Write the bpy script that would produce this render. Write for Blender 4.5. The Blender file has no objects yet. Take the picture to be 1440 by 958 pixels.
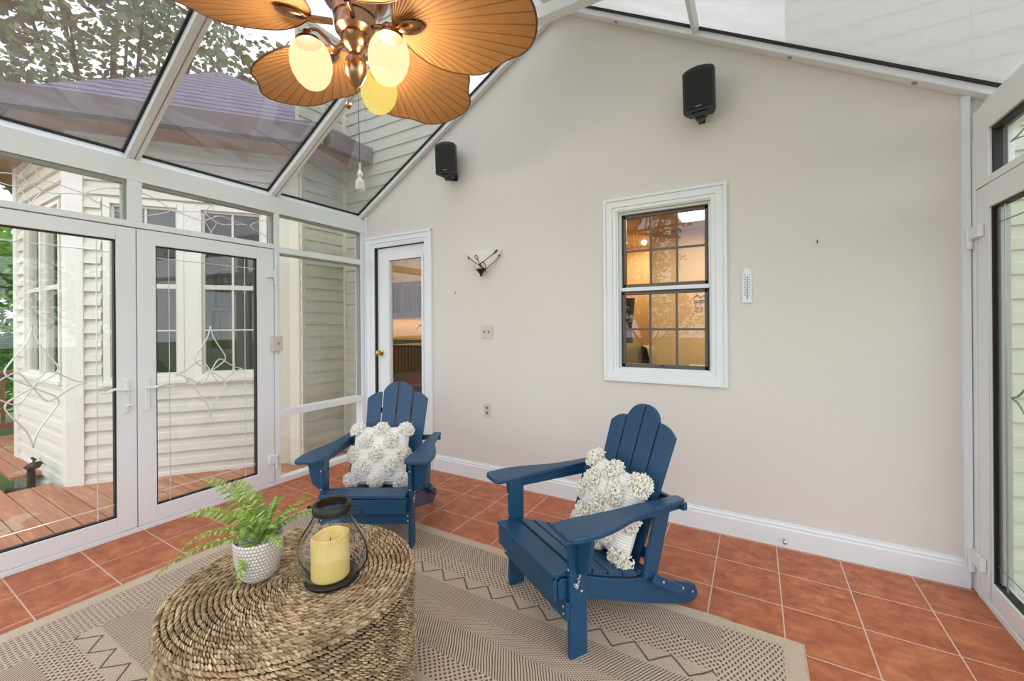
import bpy, bmesh, math, random
from math import sin, cos, pi, radians, atan2, sqrt
from mathutils import Vector, Matrix, noise
random.seed(7)
COL = bpy.context.scene.collection
T30 = 0.577                      # roof pitch
XL, XR, YB, YF = -3.54, 0.952, 3.005, -1.80
RX = -1.30                       # ridge

# ------------------------------------------------------------------ materials
MATS = {}
def srgb(r, g, b):
    f = lambda c: (c/255/12.92) if c/255 <= .04045 else ((c/255+.055)/1.055)**2.4
    return (f(r), f(g), f(b), 1)
class NT:
    def __init__(s, name):
        s.m = bpy.data.materials.new(name); s.m.use_nodes = True
        s.t = s.m.node_tree; s.t.nodes.clear()
        s.out = s.t.nodes.new('ShaderNodeOutputMaterial')
    def n(s, typ, ins=None, **kw):
        nd = s.t.nodes.new('ShaderNode'+typ)
        for k, v in kw.items(): setattr(nd, k, v)
        if ins:
            for k, v in ins.items(): s.set(nd.inputs[k], v)
        return nd
    def set(s, sock, v):
        if isinstance(v, bpy.types.NodeSocket): s.t.links.new(v, sock)
        elif isinstance(v, bpy.types.Node): s.t.links.new(v.outputs[0], sock)
        else: sock.default_value = v
    def ma(s, op, a, b=0.0, c=0.0, clamp=False):
        nd = s.t.nodes.new('ShaderNodeMath'); nd.operation = op; nd.use_clamp = clamp
        s.set(nd.inputs[0], a); s.set(nd.inputs[1], b); s.set(nd.inputs[2], c)
        return nd.outputs[0]
    def mix(s, f, a, b):
        nd = s.t.nodes.new('ShaderNodeMix'); nd.data_type = 'RGBA'
        s.set(nd.inputs[0], f); s.set(nd.inputs[6], a); s.set(nd.inputs[7], b)
        return nd.outputs[2]
    def co(s, kind='Object'):
        return s.n('TexCoord').outputs[kind]
    def noise(s, scale, detail=3, vec=None, rough=.5, dist=0):
        nd = s.n('TexNoise', {'Scale': scale, 'Detail': detail, 'Roughness': rough, 'Distortion': dist})
        s.set(nd.inputs['Vector'], vec if vec is not None else s.co()); return nd.outputs['Fac']
    def ramp(s, f, *stops):
        nd = s.n('ValToRGB'); s.set(nd.inputs[0], f); e = nd.color_ramp.elements
        while len(e) < len(stops): e.new(.5)
        for i, (p, c) in enumerate(stops): e[i].position = p; e[i].color = c
        return nd.outputs[0]
    def mapping(s, vec, scale=(1,1,1), rot=(0,0,0), loc=(0,0,0)):
        return s.n('Mapping', {'Vector': vec, 'Scale': scale, 'Rotation': rot, 'Location': loc}).outputs[0]
    def bump(s, h, strength=.3, dist=.01):
        return s.n('Bump', {'Strength': strength, 'Distance': dist, 'Height': h}).outputs[0]
    def bsdf(s, color, rough=.5, metal=0, normal=None, **kw):
        b = s.n('BsdfPrincipled', {'Base Color': color, 'Roughness': rough, 'Metallic': metal})
        if normal is not None: s.set(b.inputs['Normal'], normal)
        for k, v in kw.items(): s.set(b.inputs[k.replace('_', ' ')], v)
        return b
    def done(s, sh):
        s.t.links.new(sh.outputs[0] if isinstance(sh, bpy.types.Node) else sh, s.out.inputs[0]); return s.m

def plain(name, col, rough=.5, metal=0, nscale=0, namt=.08, bscale=0, bstr=.15, **kw):
    m = NT(name); c = col
    if nscale:
        d = tuple(x*(1-namt) for x in col[:3])+(1,); l = tuple(min(1, x*(1+namt)) for x in col[:3])+(1,)
        c = m.mix(m.noise(nscale, 4), d, l)
    nrm = m.bump(m.noise(bscale, 3), bstr, .004) if bscale else None
    return m.done(m.bsdf(c, rough, metal, nrm, **kw))

def glass(name, tint=(1,1,1,1), haze=0.0, f0=.04, hazecol=(1,1,1,1), rough=0.0, wav=0.0, dirt=0.0):
    m = NT(name)
    lw = m.n('LayerWeight', {'Blend': .5})
    p = m.ma('POWER', lw.outputs['Facing'], 5.0)
    fac = m.ma('MULTIPLY_ADD', p, 1-f0, f0, clamp=True)
    tr = m.n('BsdfTransparent', {'Color': tint})
    gl = m.n('BsdfGlossy', {'Color': (1,1,1,1), 'Roughness': rough})
    if wav:
        b = m.bump(m.noise(3.5, 2), wav, .02)
        m.set(gl.inputs['Normal'], b)
    base = tr
    if haze or dirt:
        hz = m.n('MixShader', {0: .6, 1: m.n('BsdfDiffuse', {'Color': hazecol}), 2: m.n('BsdfTranslucent', {'Color': hazecol})})
        f = haze
        if dirt:
            nn = m.noise(2.2, 5, m.mapping(m.co(), (1, 4, 1)))
            f = m.ma('MULTIPLY_ADD', nn, dirt, haze - dirt*.5, clamp=True)
        base = m.n('MixShader', {0: f, 1: tr, 2: hz})
    return m.done(m.n('MixShader', {0: fac, 1: base, 2: gl}))

def emis(name, col, strength):
    m = NT(name); return m.done(m.n('Emission', {'Color': col, 'Strength': strength}))

M = MATS
M['wall'] = plain('wall_paint', srgb(218,215,210), .6, nscale=1.2, namt=.015, bscale=90, bstr=.05)
M['white'] = plain('white_vinyl', srgb(230,235,238), .38, nscale=3, namt=.015)
M['trim'] = plain('white_trim_paint', srgb(230,236,240), .35, nscale=3, namt=.01)
M['gasket'] = plain('black_gasket', srgb(30,30,30), .6)
M['graymetal'] = plain('grey_track', srgb(150,150,148), .4, .2)
M['blue'] = None
M['silver'] = plain('silver_bolt', srgb(210,210,212), .3, 1)
M['brass'] = plain('brass', srgb(200,165,90), .25, 1)
M['copper'] = plain('brushed_copper', srgb(165,125,98), .22, 1, nscale=20, namt=.2)
M['black'] = plain('black_plastic', srgb(34,34,34), .45, bscale=400, bstr=.1)
M['grille'] = plain('speaker_grille', srgb(28,28,28), .7, bscale=900, bstr=.6)
M['bronze'] = plain('window_bronze_frame', srgb(92,86,80), .4, .1)
M['bronzedark'] = plain('window_dark_channel', srgb(48,43,40), .5)
M['glass'] = glass('clear_pane')
M['glassdoor'] = glass('door_pane', (.97,.985,.975,1))
M['roofglass'] = glass('roof_pane', (.80,.80,.83,1), haze=.05, dirt=.12, hazecol=(.8,.78,.76,1), f0=.06)
M['roofglass_foggy'] = glass('foggy_roof_pane', (.8,.8,.8,1), haze=.62, dirt=.25, hazecol=(.72,.71,.70,1), f0=.06)
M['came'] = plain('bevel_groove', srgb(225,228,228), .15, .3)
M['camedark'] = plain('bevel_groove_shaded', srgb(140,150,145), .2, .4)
M['ceramic'] = plain('sconce_alabaster', srgb(252,252,250), .3, nscale=8, namt=.03)
M['iron'] = plain('dark_bronze_iron', srgb(50,44,40), .45, .6)
M['blackiron'] = plain('black_painted_metal', srgb(26,25,26), .4, .1)
M['plate'] = plain('ivory_plate', srgb(204,201,193), .4)
M['platedark'] = plain('plate_slot', srgb(120,116,110), .5)
M['candle'] = plain('candle_wax', srgb(240,212,128), .45, nscale=6, namt=.08)
M['lglass'] = glass('lantern_glass', (.95,.955,.96,1), f0=.018)
M['soil'] = plain('white_pebbles', srgb(205,205,208), .6, nscale=60, namt=.3, bscale=120, bstr=.9)
M['crystal'] = plain('crystal', srgb(235,238,240), .05, Transmission_Weight=.6)
M['roofbrown'] = plain('tinted_soffit', srgb(168,138,114), .6, nscale=4, namt=.1)  # brown of reflections and glass tint is put into the soffit colour
M['fascia'] = plain('dark_gutter', srgb(112,102,100), .45, nscale=4, namt=.1)
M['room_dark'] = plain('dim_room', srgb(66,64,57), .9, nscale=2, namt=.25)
M['redwood'] = plain('railing_stain', srgb(140,88,68), .7, nscale=12, namt=.15)
M['rust'] = plain('dark_rusted_pipe', srgb(78,62,55), .6, .3, nscale=40, namt=.3)
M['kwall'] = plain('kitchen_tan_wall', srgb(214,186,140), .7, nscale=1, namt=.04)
M['kceil'] = plain('kitchen_ceiling', srgb(176,148,116), .8)  # dimness of the kitchen is put into a darker ceiling colour
M['kwood'] = plain('cherry_cabinet', srgb(120,74,44), .4, nscale=8, namt=.2)
M['kdark'] = plain('dark_cabinet_glass', srgb(42,30,22), .5)
M['kstone'] = plain('dark_granite', srgb(70,58,50), .3, nscale=40, namt=.4)
M['ksplash'] = plain('tan_backsplash', srgb(222,178,108), .5, nscale=15, namt=.12)
M['kfloor'] = plain('kitchen_floor', srgb(150,105,70), .4, nscale=3, namt=.15)
M['steel'] = plain('steel', srgb(190,190,190), .25, 1)
M['tancloth'] = plain('tan_upholstery', srgb(175,150,110), .9, nscale=12, namt=.1)
M['bark'] = plain('bark', srgb(98,84,72), .9, nscale=8, namt=.3, bscale=15, bstr=.6)
M['ground'] = plain('lawn', srgb(92,118,60), .95, nscale=3, namt=.3)

def m_blue():
    m = NT('navy_poly_lumber')
    g = m.noise(1, 5, m.mapping(m.co(), (160, 14, 160)))
    c = m.mix(g, srgb(14,56,88), srgb(24,78,114))
    return m.done(m.bsdf(c, .42, 0, m.bump(g, .25, .002)))
M['blue'] = m_blue()

def m_tile():
    m = NT('terracotta_tile'); co = m.co()
    v = m.mapping(co, loc=(-.7152+.3047*40, -2.673+.3047*40, 0))
    b = m.n('TexBrick', {'Vector': v, 'Color1': (0,0,0,1), 'Color2': (1,1,1,1), 'Mortar': (.5,.5,.5,1), 'Scale': 1.0,
        'Mortar Size': .0032, 'Mortar Smooth': .15, 'Bias': 0.0, 'Brick Width': .3047, 'Row Height': .3047}, offset=0.0, squash=1.0)
    n1 = m.noise(7, 6, m.mapping(co, (1.3, 1.8, 1)), .68, .35); n2 = m.noise(28, 5, co, .7)
    t = m.ramp(n1, (.32, srgb(146,78,48)), (.5, srgb(188,108,70)), (.66, srgb(212,138,94)))
    t = m.mix(m.ma('MULTIPLY', n2, .45), t, srgb(138,80,54))
    t = m.mix(m.ma('MULTIPLY', b.outputs['Color'], .28), t, srgb(168,84,52))
    c = m.mix(b.outputs['Fac'], t, srgb(206,180,160))
    h = m.ma('MULTIPLY_ADD', b.outputs['Fac'], -1.0, m.ma('MULTIPLY', n1, .4))
    r = m.ma('MULTIPLY_ADD', n2, .2, .40)
    return m.done(m.bsdf(c, r, 0, m.bump(h, .35, .004)))
M['tile'] = m_tile()

def m_rug():
    m = NT('woven_jute_rug'); co = m.co(); s = m.n('SeparateXYZ', {0: co}); X, Y = s.outputs[0], s.outputs[1]
    wob = m.ma('MULTIPLY_ADD', m.noise(2.5, 2), .02, -.01)
    X = m.ma('ADD', X, m.ma('MULTIPLY_ADD', m.noise(14, 3), .012, -.006)); Y = m.ma('ADD', Y, m.ma('MULTIPLY_ADD', m.noise(11, 3), .012, -.006))
    d = m.ma('SUBTRACT', 1.22, m.ma('ABSOLUTE', m.ma('ADD', Y, wob))); e = m.ma('SUBTRACT', 1.52, m.ma('ABSOLUTE', X))
    def tw(a, bb, per, th, aa=1.0):
        k = 2*pi/per
        return m.ma('MULTIPLY', m.ma('SUBTRACT', m.ma('SINE', m.ma('ADD', m.ma('MULTIPLY', X, k*a), m.ma('MULTIPLY', Y, k*bb))), th), 4.0*aa, clamp=True)
    def band(v, lo, hi): return m.ma('MULTIPLY', m.ma('GREATER_THAN', v, lo), m.ma('LESS_THAN', v, hi))
    dm = m.ma('ADD', m.ma('MODULO', m.ma('SUBTRACT', d, .06), .58), .06)
    tA = tw(1, .6, .013, .35); tB = tw(-1, .6, .013, .3)
    k = 2*pi/.026
    dots = m.ma('MULTIPLY', m.ma('SUBTRACT', m.ma('MULTIPLY', m.ma('SINE', m.ma('MULTIPLY', X, k)), m.ma('SINE', m.ma('MULTIPLY', Y, k))), .22), 5.0, clamp=True)
    k2 = 2*pi/.014
    fine = m.ma('MULTIPLY', m.ma('SUBTRACT', m.ma('MULTIPLY', m.ma('SINE', m.ma('MULTIPLY', X, k2*.7)), m.ma('SINE', m.ma('MULTIPLY', Y, k2*1.3))), .2), 4.0, clamp=True)
    tri = m.ma('PINGPONG', X, .075)
    zz = m.ma('LESS_THAN', m.ma('ABSOLUTE', m.ma('SUBTRACT', m.ma('SUBTRACT', dm, .335), m.ma('MULTIPLY', tri, .95))), .0055)
    rows = m.ma('MULTIPLY', m.ma('SUBTRACT', m.ma('SINE', m.ma('MULTIPLY', Y, 2*pi/.03)), .93), 12.0, clamp=True)
    f = m.ma('MULTIPLY', band(dm, .06, .21), tA)
    f = m.ma('ADD', f, m.ma('MULTIPLY', band(dm, .21, .33), dots))
    f = m.ma('ADD', f, m.ma('MULTIPLY', band(dm, .33, .42), m.ma('MAXIMUM', zz, m.ma('MULTIPLY', fine, .35))))
    f = m.ma('ADD', f, m.ma('MULTIPLY', band(dm, .42, .55), tB))
    f = m.ma('ADD', f, m.ma('MULTIPLY', band(dm, .55, .66), fine))
    inner = m.ma('GREATER_THAN', e, .30)
    k3 = 2*pi/.02
    cols = m.ma('MULTIPLY', m.ma('SUBTRACT', m.ma('MULTIPLY', m.ma('SINE', m.ma('MULTIPLY', X, k3)), m.ma('SINE', m.ma('MULTIPLY', Y, k3*.55))), .25), 5.0, clamp=True)
    side = m.ma('MULTIPLY', m.ma('MULTIPLY', m.ma('SUBTRACT', 1.0, inner), m.ma('GREATER_THAN', e, .075)), cols)
    f = m.ma('ADD', m.ma('MULTIPLY', f, inner), side)
    f = m.ma('MULTIPLY', f, m.ma('GREATER_THAN', d, .05), clamp=True)
    var = m.noise(5, 5); yarn = m.noise(260, 2)
    light = m.mix(var, srgb(196,176,154), srgb(224,206,186))
    light = m.mix(m.ma('MULTIPLY_ADD', yarn, 1.5, -.45, clamp=True), light, srgb(150,128,108))
    c = m.mix(m.ma('MULTIPLY', f, .9), light, srgb(82,64,52))
    h = m.ma('SUBTRACT', m.ma('MULTIPLY', yarn, .4), f)
    return m.done(m.bsdf(c, .95, 0, m.bump(h, .8, .004)))
M['rug'] = m_rug()
M['rugedge'] = plain('rug_binding', srgb(186,172,150), .95, nscale=30, namt=.1)

def m_island(name, stops, rough, nsc, bstr=.4, bs=200):
    m = NT(name); g = m.n('NewGeometry')
    c = m.ramp(g.outputs['Random Per Island'], *stops)
    n = m.noise(nsc, 3)
    c = m.mix(m.ma('MULTIPLY_ADD', n, 1.6, -.45, clamp=True), c, stops[0][1])
    return m.done(m.bsdf(c, rough, 0, m.bump(m.noise(bs, 2), bstr, .001)))
M['rope'] = m_island('braided_seagrass', [(0, srgb(104,78,54)), (.2, srgb(162,132,98)), (.55, srgb(206,178,138)), (1, srgb(236,216,184))], .7, 9)
M['drum'] = plain('gap_shade_core', srgb(74,52,36), .9)  # core coloured dark so the gaps between rope rows look shaded
M['shingle'] = None
def m_shingle():
    m = NT('slate_purple_shingles'); s = m.n('SeparateXYZ', {0: m.co()}); z = s.outputs[2]
    fr = m.ma('FRACT', m.ma('DIVIDE', m.ma('ADD', z, m.ma('MULTIPLY', m.noise(6, 2), .012)), .115))
    ln = m.ma('LESS_THAN', fr, .28)
    v = m.noise(9, 3, m.mapping(m.co(), (1, 1, 6)))
    c = m.mix(v, srgb(92,84,98), srgb(150,142,158))
    c = m.mix(m.ma('MULTIPLY', ln, .8), c, srgb(58,52,62))
    return m.done(m.bsdf(c, .9))
M['shingle'] = m_shingle()
def m_siding(name, a, b):
    m = NT(name); n = m.noise(3, 4, m.mapping(m.co(), (1, 1, 8)))
    return m.done(m.bsdf(m.mix(n, a, b), .55, 0, m.bump(m.noise(30, 3, m.mapping(m.co(), (.3, .3, 6))), .08, .003)))
M['siding'] = m_siding('cream_vinyl_siding', srgb(218,215,204), srgb(228,226,216))
M['siding_green'] = m_siding('sage_vinyl_siding', srgb(186,186,166), srgb(198,198,180))
M['corner'] = plain('corner_board_vinyl', srgb(232,231,226), .5)
M['cornergreen'] = plain('cream_corner_board', srgb(218,216,198), .5)
def m_deck():
    m = NT('stained_deck_board'); n = m.noise(1, 5, m.mapping(m.co(), (2, 22, 8)), .65)
    g = m.n('NewGeometry').outputs['Random Per Island']
    c = m.ramp(n, (.3, srgb(158,98,70)), (.55, srgb(190,128,98)), (.75, srgb(212,158,130)))
    c = m.mix(m.ma('MULTIPLY', g, .3), c, srgb(190,150,130))
    c = m.mix(m.ma('MULTIPLY', m.ma('GREATER_THAN', m.noise(2.2, 6), .63), .4), c, srgb(215,195,178))
    return m.done(m.bsdf(c, .6, 0, m.bump(n, .3, .004)))
M['deck'] = m_deck()
def m_leaf(name, stops, tr=.35):
    m = NT(name); g = m.n('NewGeometry').outputs['Random Per Island']
    c = m.ramp(g, *stops)
    d = m.bsdf(c, .55); t = m.n('BsdfTranslucent', {'Color': c})
    return m.done(m.n('MixShader', {0: tr, 1: d, 2: t}))
M['leaf'] = m_leaf('tree_leaf', [(0, srgb(70,92,48)), (.5, srgb(104,132,70)), (1, srgb(142,168,100))])
M['leafdark'] = m_leaf('olive_tree_leaf', [(0, srgb(112,98,78)), (.4, srgb(136,132,98)), (.7, srgb(128,148,104)), (1, srgb(178,182,150))])
M['leafbright'] = m_leaf('bright_tree_leaf', [(0, srgb(60,118,30)), (.5, srgb(104,166,48)), (1, srgb(160,204,84))])
M['fern'] = m_leaf('fern_leaf', [(0, srgb(92,120,38)), (.5, srgb(136,168,72)), (1, srgb(184,206,120))], .25)
M['fernstem'] = plain('fern_stem', srgb(120,140,60), .6)
def m_blade():
    m = NT('woven_palm_leaf'); s = m.n('SeparateXYZ', {0: m.co()})
    ang = m.ma('ARCTAN2', s.outputs[1], m.ma('SUBTRACT', s.outputs[0], .15))
    w = m.ma('SINE', m.ma('MULTIPLY', ang, 62.0)); ln = m.ma('MULTIPLY', m.ma('SUBTRACT', w, .86), 9.0, clamp=True)
    n = m.noise(10, 4)
    c = m.mix(n, srgb(170,120,68), srgb(196,146,92))
    c = m.mix(m.ma('MULTIPLY', ln, .65), c, srgb(110,70,34))
    wv = m.ma('MULTIPLY', m.ma('SINE', m.ma('MULTIPLY', s.outputs[0], 900.0)), .08)
    d = m.bsdf(c, .6, 0, m.bump(m.ma('ADD', w, wv), .5, .003)); t = m.n('BsdfTranslucent', {'Color': c})
    return m.done(m.n('MixShader', {0: .22, 1: d, 2: t}))
M['blade'] = m_blade()
M['bladeedge'] = plain('blade_binding', srgb(84,54,28), .6)
def m_pillow():
    m = NT('white_ribbed_cotton'); s = m.n('SeparateXYZ', {0: m.co()})
    w = m.ma('SINE', m.ma('MULTIPLY', m.ma('ADD', s.outputs[2], m.ma('MULTIPLY', m.noise(14, 2), .006)), 2*pi/.013))
    c = m.mix(m.ma('MULTIPLY_ADD', w, .5, .5), srgb(222,221,219), srgb(240,239,237))
    return m.done(m.bsdf(c, .95, 0, m.bump(w, .4, .003)))
M['pillow'] = m_pillow()
M['tuft'] = plain('cotton_tuft', srgb(236,233,226), .95, nscale=30, namt=.05)
M['creamtuft'] = plain('cream_cotton_tuft', srgb(232,228,217), .95, nscale=30, namt=.08)
def m_pot():
    m = NT('white_dimpled_ceramic'); s = m.n('SeparateXYZ', {0: m.co()})
    a = m.ma('ARCTAN2', s.outputs[1], s.outputs[0])
    z = m.ma('DIVIDE', s.outputs[2], .0125); row = m.ma('FLOOR', z)
    u = m.ma('ADD', m.ma('MULTIPLY', a, 44/(2*pi)), m.ma('MULTIPLY', m.ma('MODULO', row, 2.0), .5))
    h = m.ma('MULTIPLY', m.ma('ABSOLUTE', m.ma('SINE', m.ma('MULTIPLY', u, pi))), m.ma('ABSOLUTE', m.ma('SINE', m.ma('MULTIPLY', z, pi))))
    h2 = m.ma('SUBTRACT', 1.0, m.ma('POWER', m.ma('SUBTRACT', 1.0, h), 3.0))
    c = m.mix(h2, srgb(176,168,158), srgb(226,222,214))
    return m.done(m.bsdf(c, .5, 0, m.bump(h2, .8, .004)))
M['pot'] = m_pot()
M['globe'] = None
def m_globe(name, col, st):
    m = NT(name)
    e = m.n('Emission', {'Color': col, 'Strength': st}); g = m.n('BsdfTransparent', {'Color': (1, .95, .85, 1)})
    return m.done(m.n('MixShader', {0: .35, 1: e, 2: g}))
M['globe'] = m_globe('lit_cream_globe', srgb(255,220,170), 1.2)
M['globe_yellow'] = m_globe('lit_yellow_globe', srgb(248,224,118), .85)
M['panel'] = emis('ceiling_light_panel', srgb(255,240,210), 6)
M['can'] = emis('can_light', srgb(255,235,200), 10)

# ------------------------------------------------------------------ mesh builder
class MB:
    def __init__(s): s.v = []; s.f = []
    def add(s, v, f):
        o = len(s.v); s.v += [tuple(p) for p in v]; s.f += [tuple(i+o for i in q) for q in f]; return s
    def box(s, x0, x1, y0, y1, z0, z1, M4=None):
        if x0 > x1: x0, x1 = x1, x0
        if y0 > y1: y0, y1 = y1, y0
        if z0 > z1: z0, z1 = z1, z0
        v = [Vector((x, y, z)) for z in (z0, z1) for y in (y0, y1) for x in (x0, x1)]
        if M4: v = [M4 @ p for p in v]
        return s.add(v, [(0,2,3,1), (4,5,7,6), (0,1,5,4), (2,6,7,3), (0,4,6,2), (1,3,7,5)])
    def prism(s, pts, axis, a, b, M4=None):
        # pts 2-D polygon; axis 'x': pts are (y,z); 'y': (x,z); 'z': (x,y)
        n = len(pts); v = []
        for t in (a, b):
            for p, q in pts:
                v.append(Vector({'x': (t,p,q), 'y': (p,t,q), 'z': (p,q,t)}[axis]))
        if M4: v = [M4 @ p for p in v]
        return s.add(v, [tuple(range(n))[::-1], tuple(range(n, 2*n))]+[(i, (i+1) % n, n+(i+1) % n, n+i) for i in range(n)])
    def tube(s, path, r, seg=8, closed=False, cap=True):
        P = [Vector(p) for p in path]; n = len(P); R = r if hasattr(r, '__len__') else [r]*n
        up = None; rings = []
        for i in range(n):
            if closed: t = P[(i+1) % n]-P[i-1]
            else: t = P[min(i+1, n-1)]-P[max(i-1, 0)]
            if t.length < 1e-9: t = Vector((0,0,1))
            t.normalize()
            if up is None:
                up = Vector((0,0,1)) if abs(t.z) < .9 else Vector((1,0,0))
            a = t.cross(up)
            if a.length < 1e-6: a = t.orthogonal()
            a.normalize(); b = a.cross(t).normalized(); up = b
            rings.append([P[i]+(a*cos(2*pi*k/seg)+b*sin(2*pi*k/seg))*R[i] for k in range(seg)])
        v = [p for rr in rings for p in rr]; f = []
        m = n if closed else n-1
        for i in range(m):
            for k in range(seg):
                j = (i+1) % n
                f.append((i*seg+k, i*seg+(k+1) % seg, j*seg+(k+1) % seg, j*seg+k))
        if cap and not closed:
            f.append(tuple(range(seg))[::-1]); f.append(tuple((n-1)*seg+k for k in range(seg)))
        return s.add(v, f)
    def lathe(s, prof, seg=32, c=(0,0,0), sx=1, M4=None, arc=2*pi, a0=0):
        v = []; f = []; n = len(prof); full = abs(arc-2*pi) < 1e-6; m = seg if full else seg+1
        for i in range(m):
            a = a0+arc*i/seg
            for r, z in prof:
                p = Vector((r*cos(a)*sx, r*sin(a), z))
                if M4: p = M4 @ p
                v.append(p+Vector(c))
        for i in range(seg):
            j = (i+1) % m
            for k in range(n-1):
                f.append((i*n+k, j*n+k, j*n+k+1, i*n+k+1))
        return s.add(v, f)
    def ell(s, c, rx, ry, rz, seg=16, rings=10, M4=None):
        pr = [(max(1e-5, sin(pi*i/rings)), -cos(pi*i/rings)) for i in range(rings+1)]
        S = Matrix.Diagonal((rx, ry, rz, 1)); A = (M4 or Matrix.Identity(4)) @ S
        return s.lathe(pr, seg, c, M4=A)
    def grid(s, fn, nu, nv, thick=None):
        v = [fn(i/nu, j/nv) for i in range(nu+1) for j in range(nv+1)]
        return s.add(v, [(i*(nv+1)+j, (i+1)*(nv+1)+j, (i+1)*(nv+1)+j+1, i*(nv+1)+j+1) for i in range(nu) for j in range(nv)])
    def build(s, name, mat, parent=None, bevel=0, smooth=False, label=None, fix=True):
        me = bpy.data.meshes.new(name); me.from_pydata(s.v, [], s.f)
        if fix:
            b = bmesh.new(); b.from_mesh(me)
            if len(s.v) < 60000: bmesh.ops.remove_doubles(b, verts=b.verts, dist=1e-6)
            bmesh.ops.recalc_face_normals(b, faces=b.faces); b.to_mesh(me); b.free()
        me.materials.append(M[mat])
        o = bpy.data.objects.new(name, me); COL.objects.link(o)
        if parent: o.parent = parent
        if smooth:
            me.polygons.foreach_set('use_smooth', [True]*len(me.polygons))
            try: me.set_sharp_from_angle(angle=radians(40))
            except Exception: pass
        if bevel:
            md = o.modifiers.new('bevel', 'BEVEL'); md.width = bevel; md.segments = 2; md.limit_method = 'ANGLE'; md.angle_limit = radians(40)
        if label: o['label'] = label
        return o

def empty(name, loc=(0,0,0), rz=0, label=None, cat=None, group=None, kind=None):
    o = bpy.data.objects.new(name, None); COL.objects.link(o); o.location = loc; o.rotation_euler = (0,0,rz)
    o.empty_display_size = .1
    return tag(o, label, cat, group, kind)
def tag(o, label=None, cat=None, group=None, kind=None):
    for k, v in (('label', label), ('category', cat), ('group', group), ('kind', kind)):
        if v: o[k] = v
    return o
def copy_tree(o, parent=None):
    c = o.copy(); COL.objects.link(c); c.parent = parent
    for ch in list(o.children): copy_tree(ch, c)
    return c
def bez(p, n=12):
    P = [Vector(q) for q in p]; out = []
    for i in range(n+1):
        t = i/n; Q = P[:]
        while len(Q) > 1: Q = [Q[k].lerp(Q[k+1], t) for k in range(len(Q)-1)]
        out.append(Q[0])
    return out
def cat(pts, n=6, closed=False):
    P = [Vector(p) for p in pts]; out = []; N = len(P)
    for i in range(N if closed else N-1):
        if closed: a, b, c, d = P[i-1], P[i], P[(i+1) % N], P[(i+2) % N]
        else: a, b, c, d = P[max(i-1, 0)], P[i], P[i+1], P[min(i+2, N-1)]
        for k in range(n):
            t = k/n
            out.append(.5*((2*b)+(c-a)*t+(2*a-5*b+4*c-d)*t*t+(3*b-a-3*c+d)*t**3))
    if not closed: out.append(P[-1])
    return out

# ------------------------------------------------------------------ room shell
ST = 'structure'
b = MB(); b.box(XL-.06, XR+.06, YF-.1, YB+.02, -.12, 0)
tag(b.build('floor', 'tile'), 'terracotta square tile floor with pale grout', 'floor', kind=ST)

def zl(x): return 2.561+T30*(x+3.543)      # underside of roof glass, left slope
def zr(x): return 2.525+T30*(.986-x)
RZ = zl(RX)
# back wall with door opening and window opening
b = MB()
D0, D1, DZ = -3.412, -2.712, 2.165
W0, W1, WZ0, WZ1 = -.868, -.235, 1.020, 2.182
def bw(x0, x1, z0, fz0, fz1=None):
    b.prism([(x0, z0), (x1, z0), (x1, fz1 if fz1 else fz0), (x0, fz0)], 'y', YB, YB+.13)
zt = lambda x: (zl(x) if x < RX else zr(x))-.03
bw(XL-.1, D0, 0, zt(XL-.1), zt(D0)); bw(D0, D1, DZ, zt(D0), zt(D1)); bw(D1, RX, 0, zt(D1), zt(RX))
bw(RX, W0, 0, zt(RX), zt(W0)); bw(W0, W1, 0, WZ0); bw(W0, W1, WZ1, zt(W0), zt(W1)); bw(W1, XR+.08, 0, zt(W1), zt(XR+.08))
tag(b.build('wall_back', 'wall'), 'warm grey painted gable wall with a window and a door', 'wall', kind=ST)

# baseboard
b = MB(); pr = [(YB, 0), (YB-.016, 0), (YB-.016, .108), (YB-.012, .118), (YB-.013, .128), (YB-.006, .138), (YB-.006, .147), (YB, .147)]
b.prism(pr, 'x', -2.622, XR-.012)
tag(b.build('baseboard_back', 'trim'), 'white moulded baseboard along the gable wall', 'baseboard', kind=ST)
b = MB(); b.box(XR-.035, XR-.004, YB-.02, YB, .147, zr(.94)-.045)
tag(b.build('trim_1', 'trim'), 'narrow white vertical trim at the right corner of the gable wall', 'trim', kind=ST)
b = MB(); b.box(XL+.001, XL+.022, YB-.014, YB, 2.262, zl(XL)-.06)
tag(b.build('trim_2', 'trim'), 'short white vertical trim above the door casing', 'trim', kind=ST)

# ---- left glazed wall (fixed frame)
wl = empty('wall_left', (XL, 0, 0), label='white framed glazed wall facing the deck', cat='wall', kind=ST)
def F(name, boxes, mat='white', parent=wl, bevel=.003, label=None):
    q = MB()
    for B in boxes: q.box(*B)
    return q.build(name, mat, parent, bevel, label=label)
q = MB(); q.prism([(0, 2.33), (0, 2.466), (-.012, 2.476), (-.03, 2.476), (-.045, 2.50), (-.06, 2.52), (-.12, 2.52), (-.12, 2.33)], 'y', YF, YB-.012)
q.build('eave_beam', 'white', wl)
F('rafter_seat_strip', [(-.062, -.05, YF, YB-.05, 2.518, 2.535)], 'gasket')
for y0, y1 in ((1.073, 1.152), (.165, .245), (-.75, -.67), (-1.66, -1.58)):
    F('mullion', [(-.085, 0, y0, y1, 2.062, 2.33)])
F('post', [(-.085, 0, 2.036, 2.082, 0, 2.33)]); F('post', [(-.085, -.002, 2.938, YB-.002, 0, 2.33)])
F('post', [(-.085, 0, .12, .2, 0, 2.062)]); F('post', [(-.085, 0, -1.8, -1.72, 0, 2.33)])
F('head_rail', [(-.085, 0, -1.72, 2.036, 2.022, 2.062)])
F('threshold', [(-.085, .004, .2, 2.036, 0, .030)])
F('transom_rail', [(-.08, 0, 2.082, 2.938, 1.992, 2.046)])
F('middle_rail', [(-.08, .002, 2.082, 2.938, .572, .632)])
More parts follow.
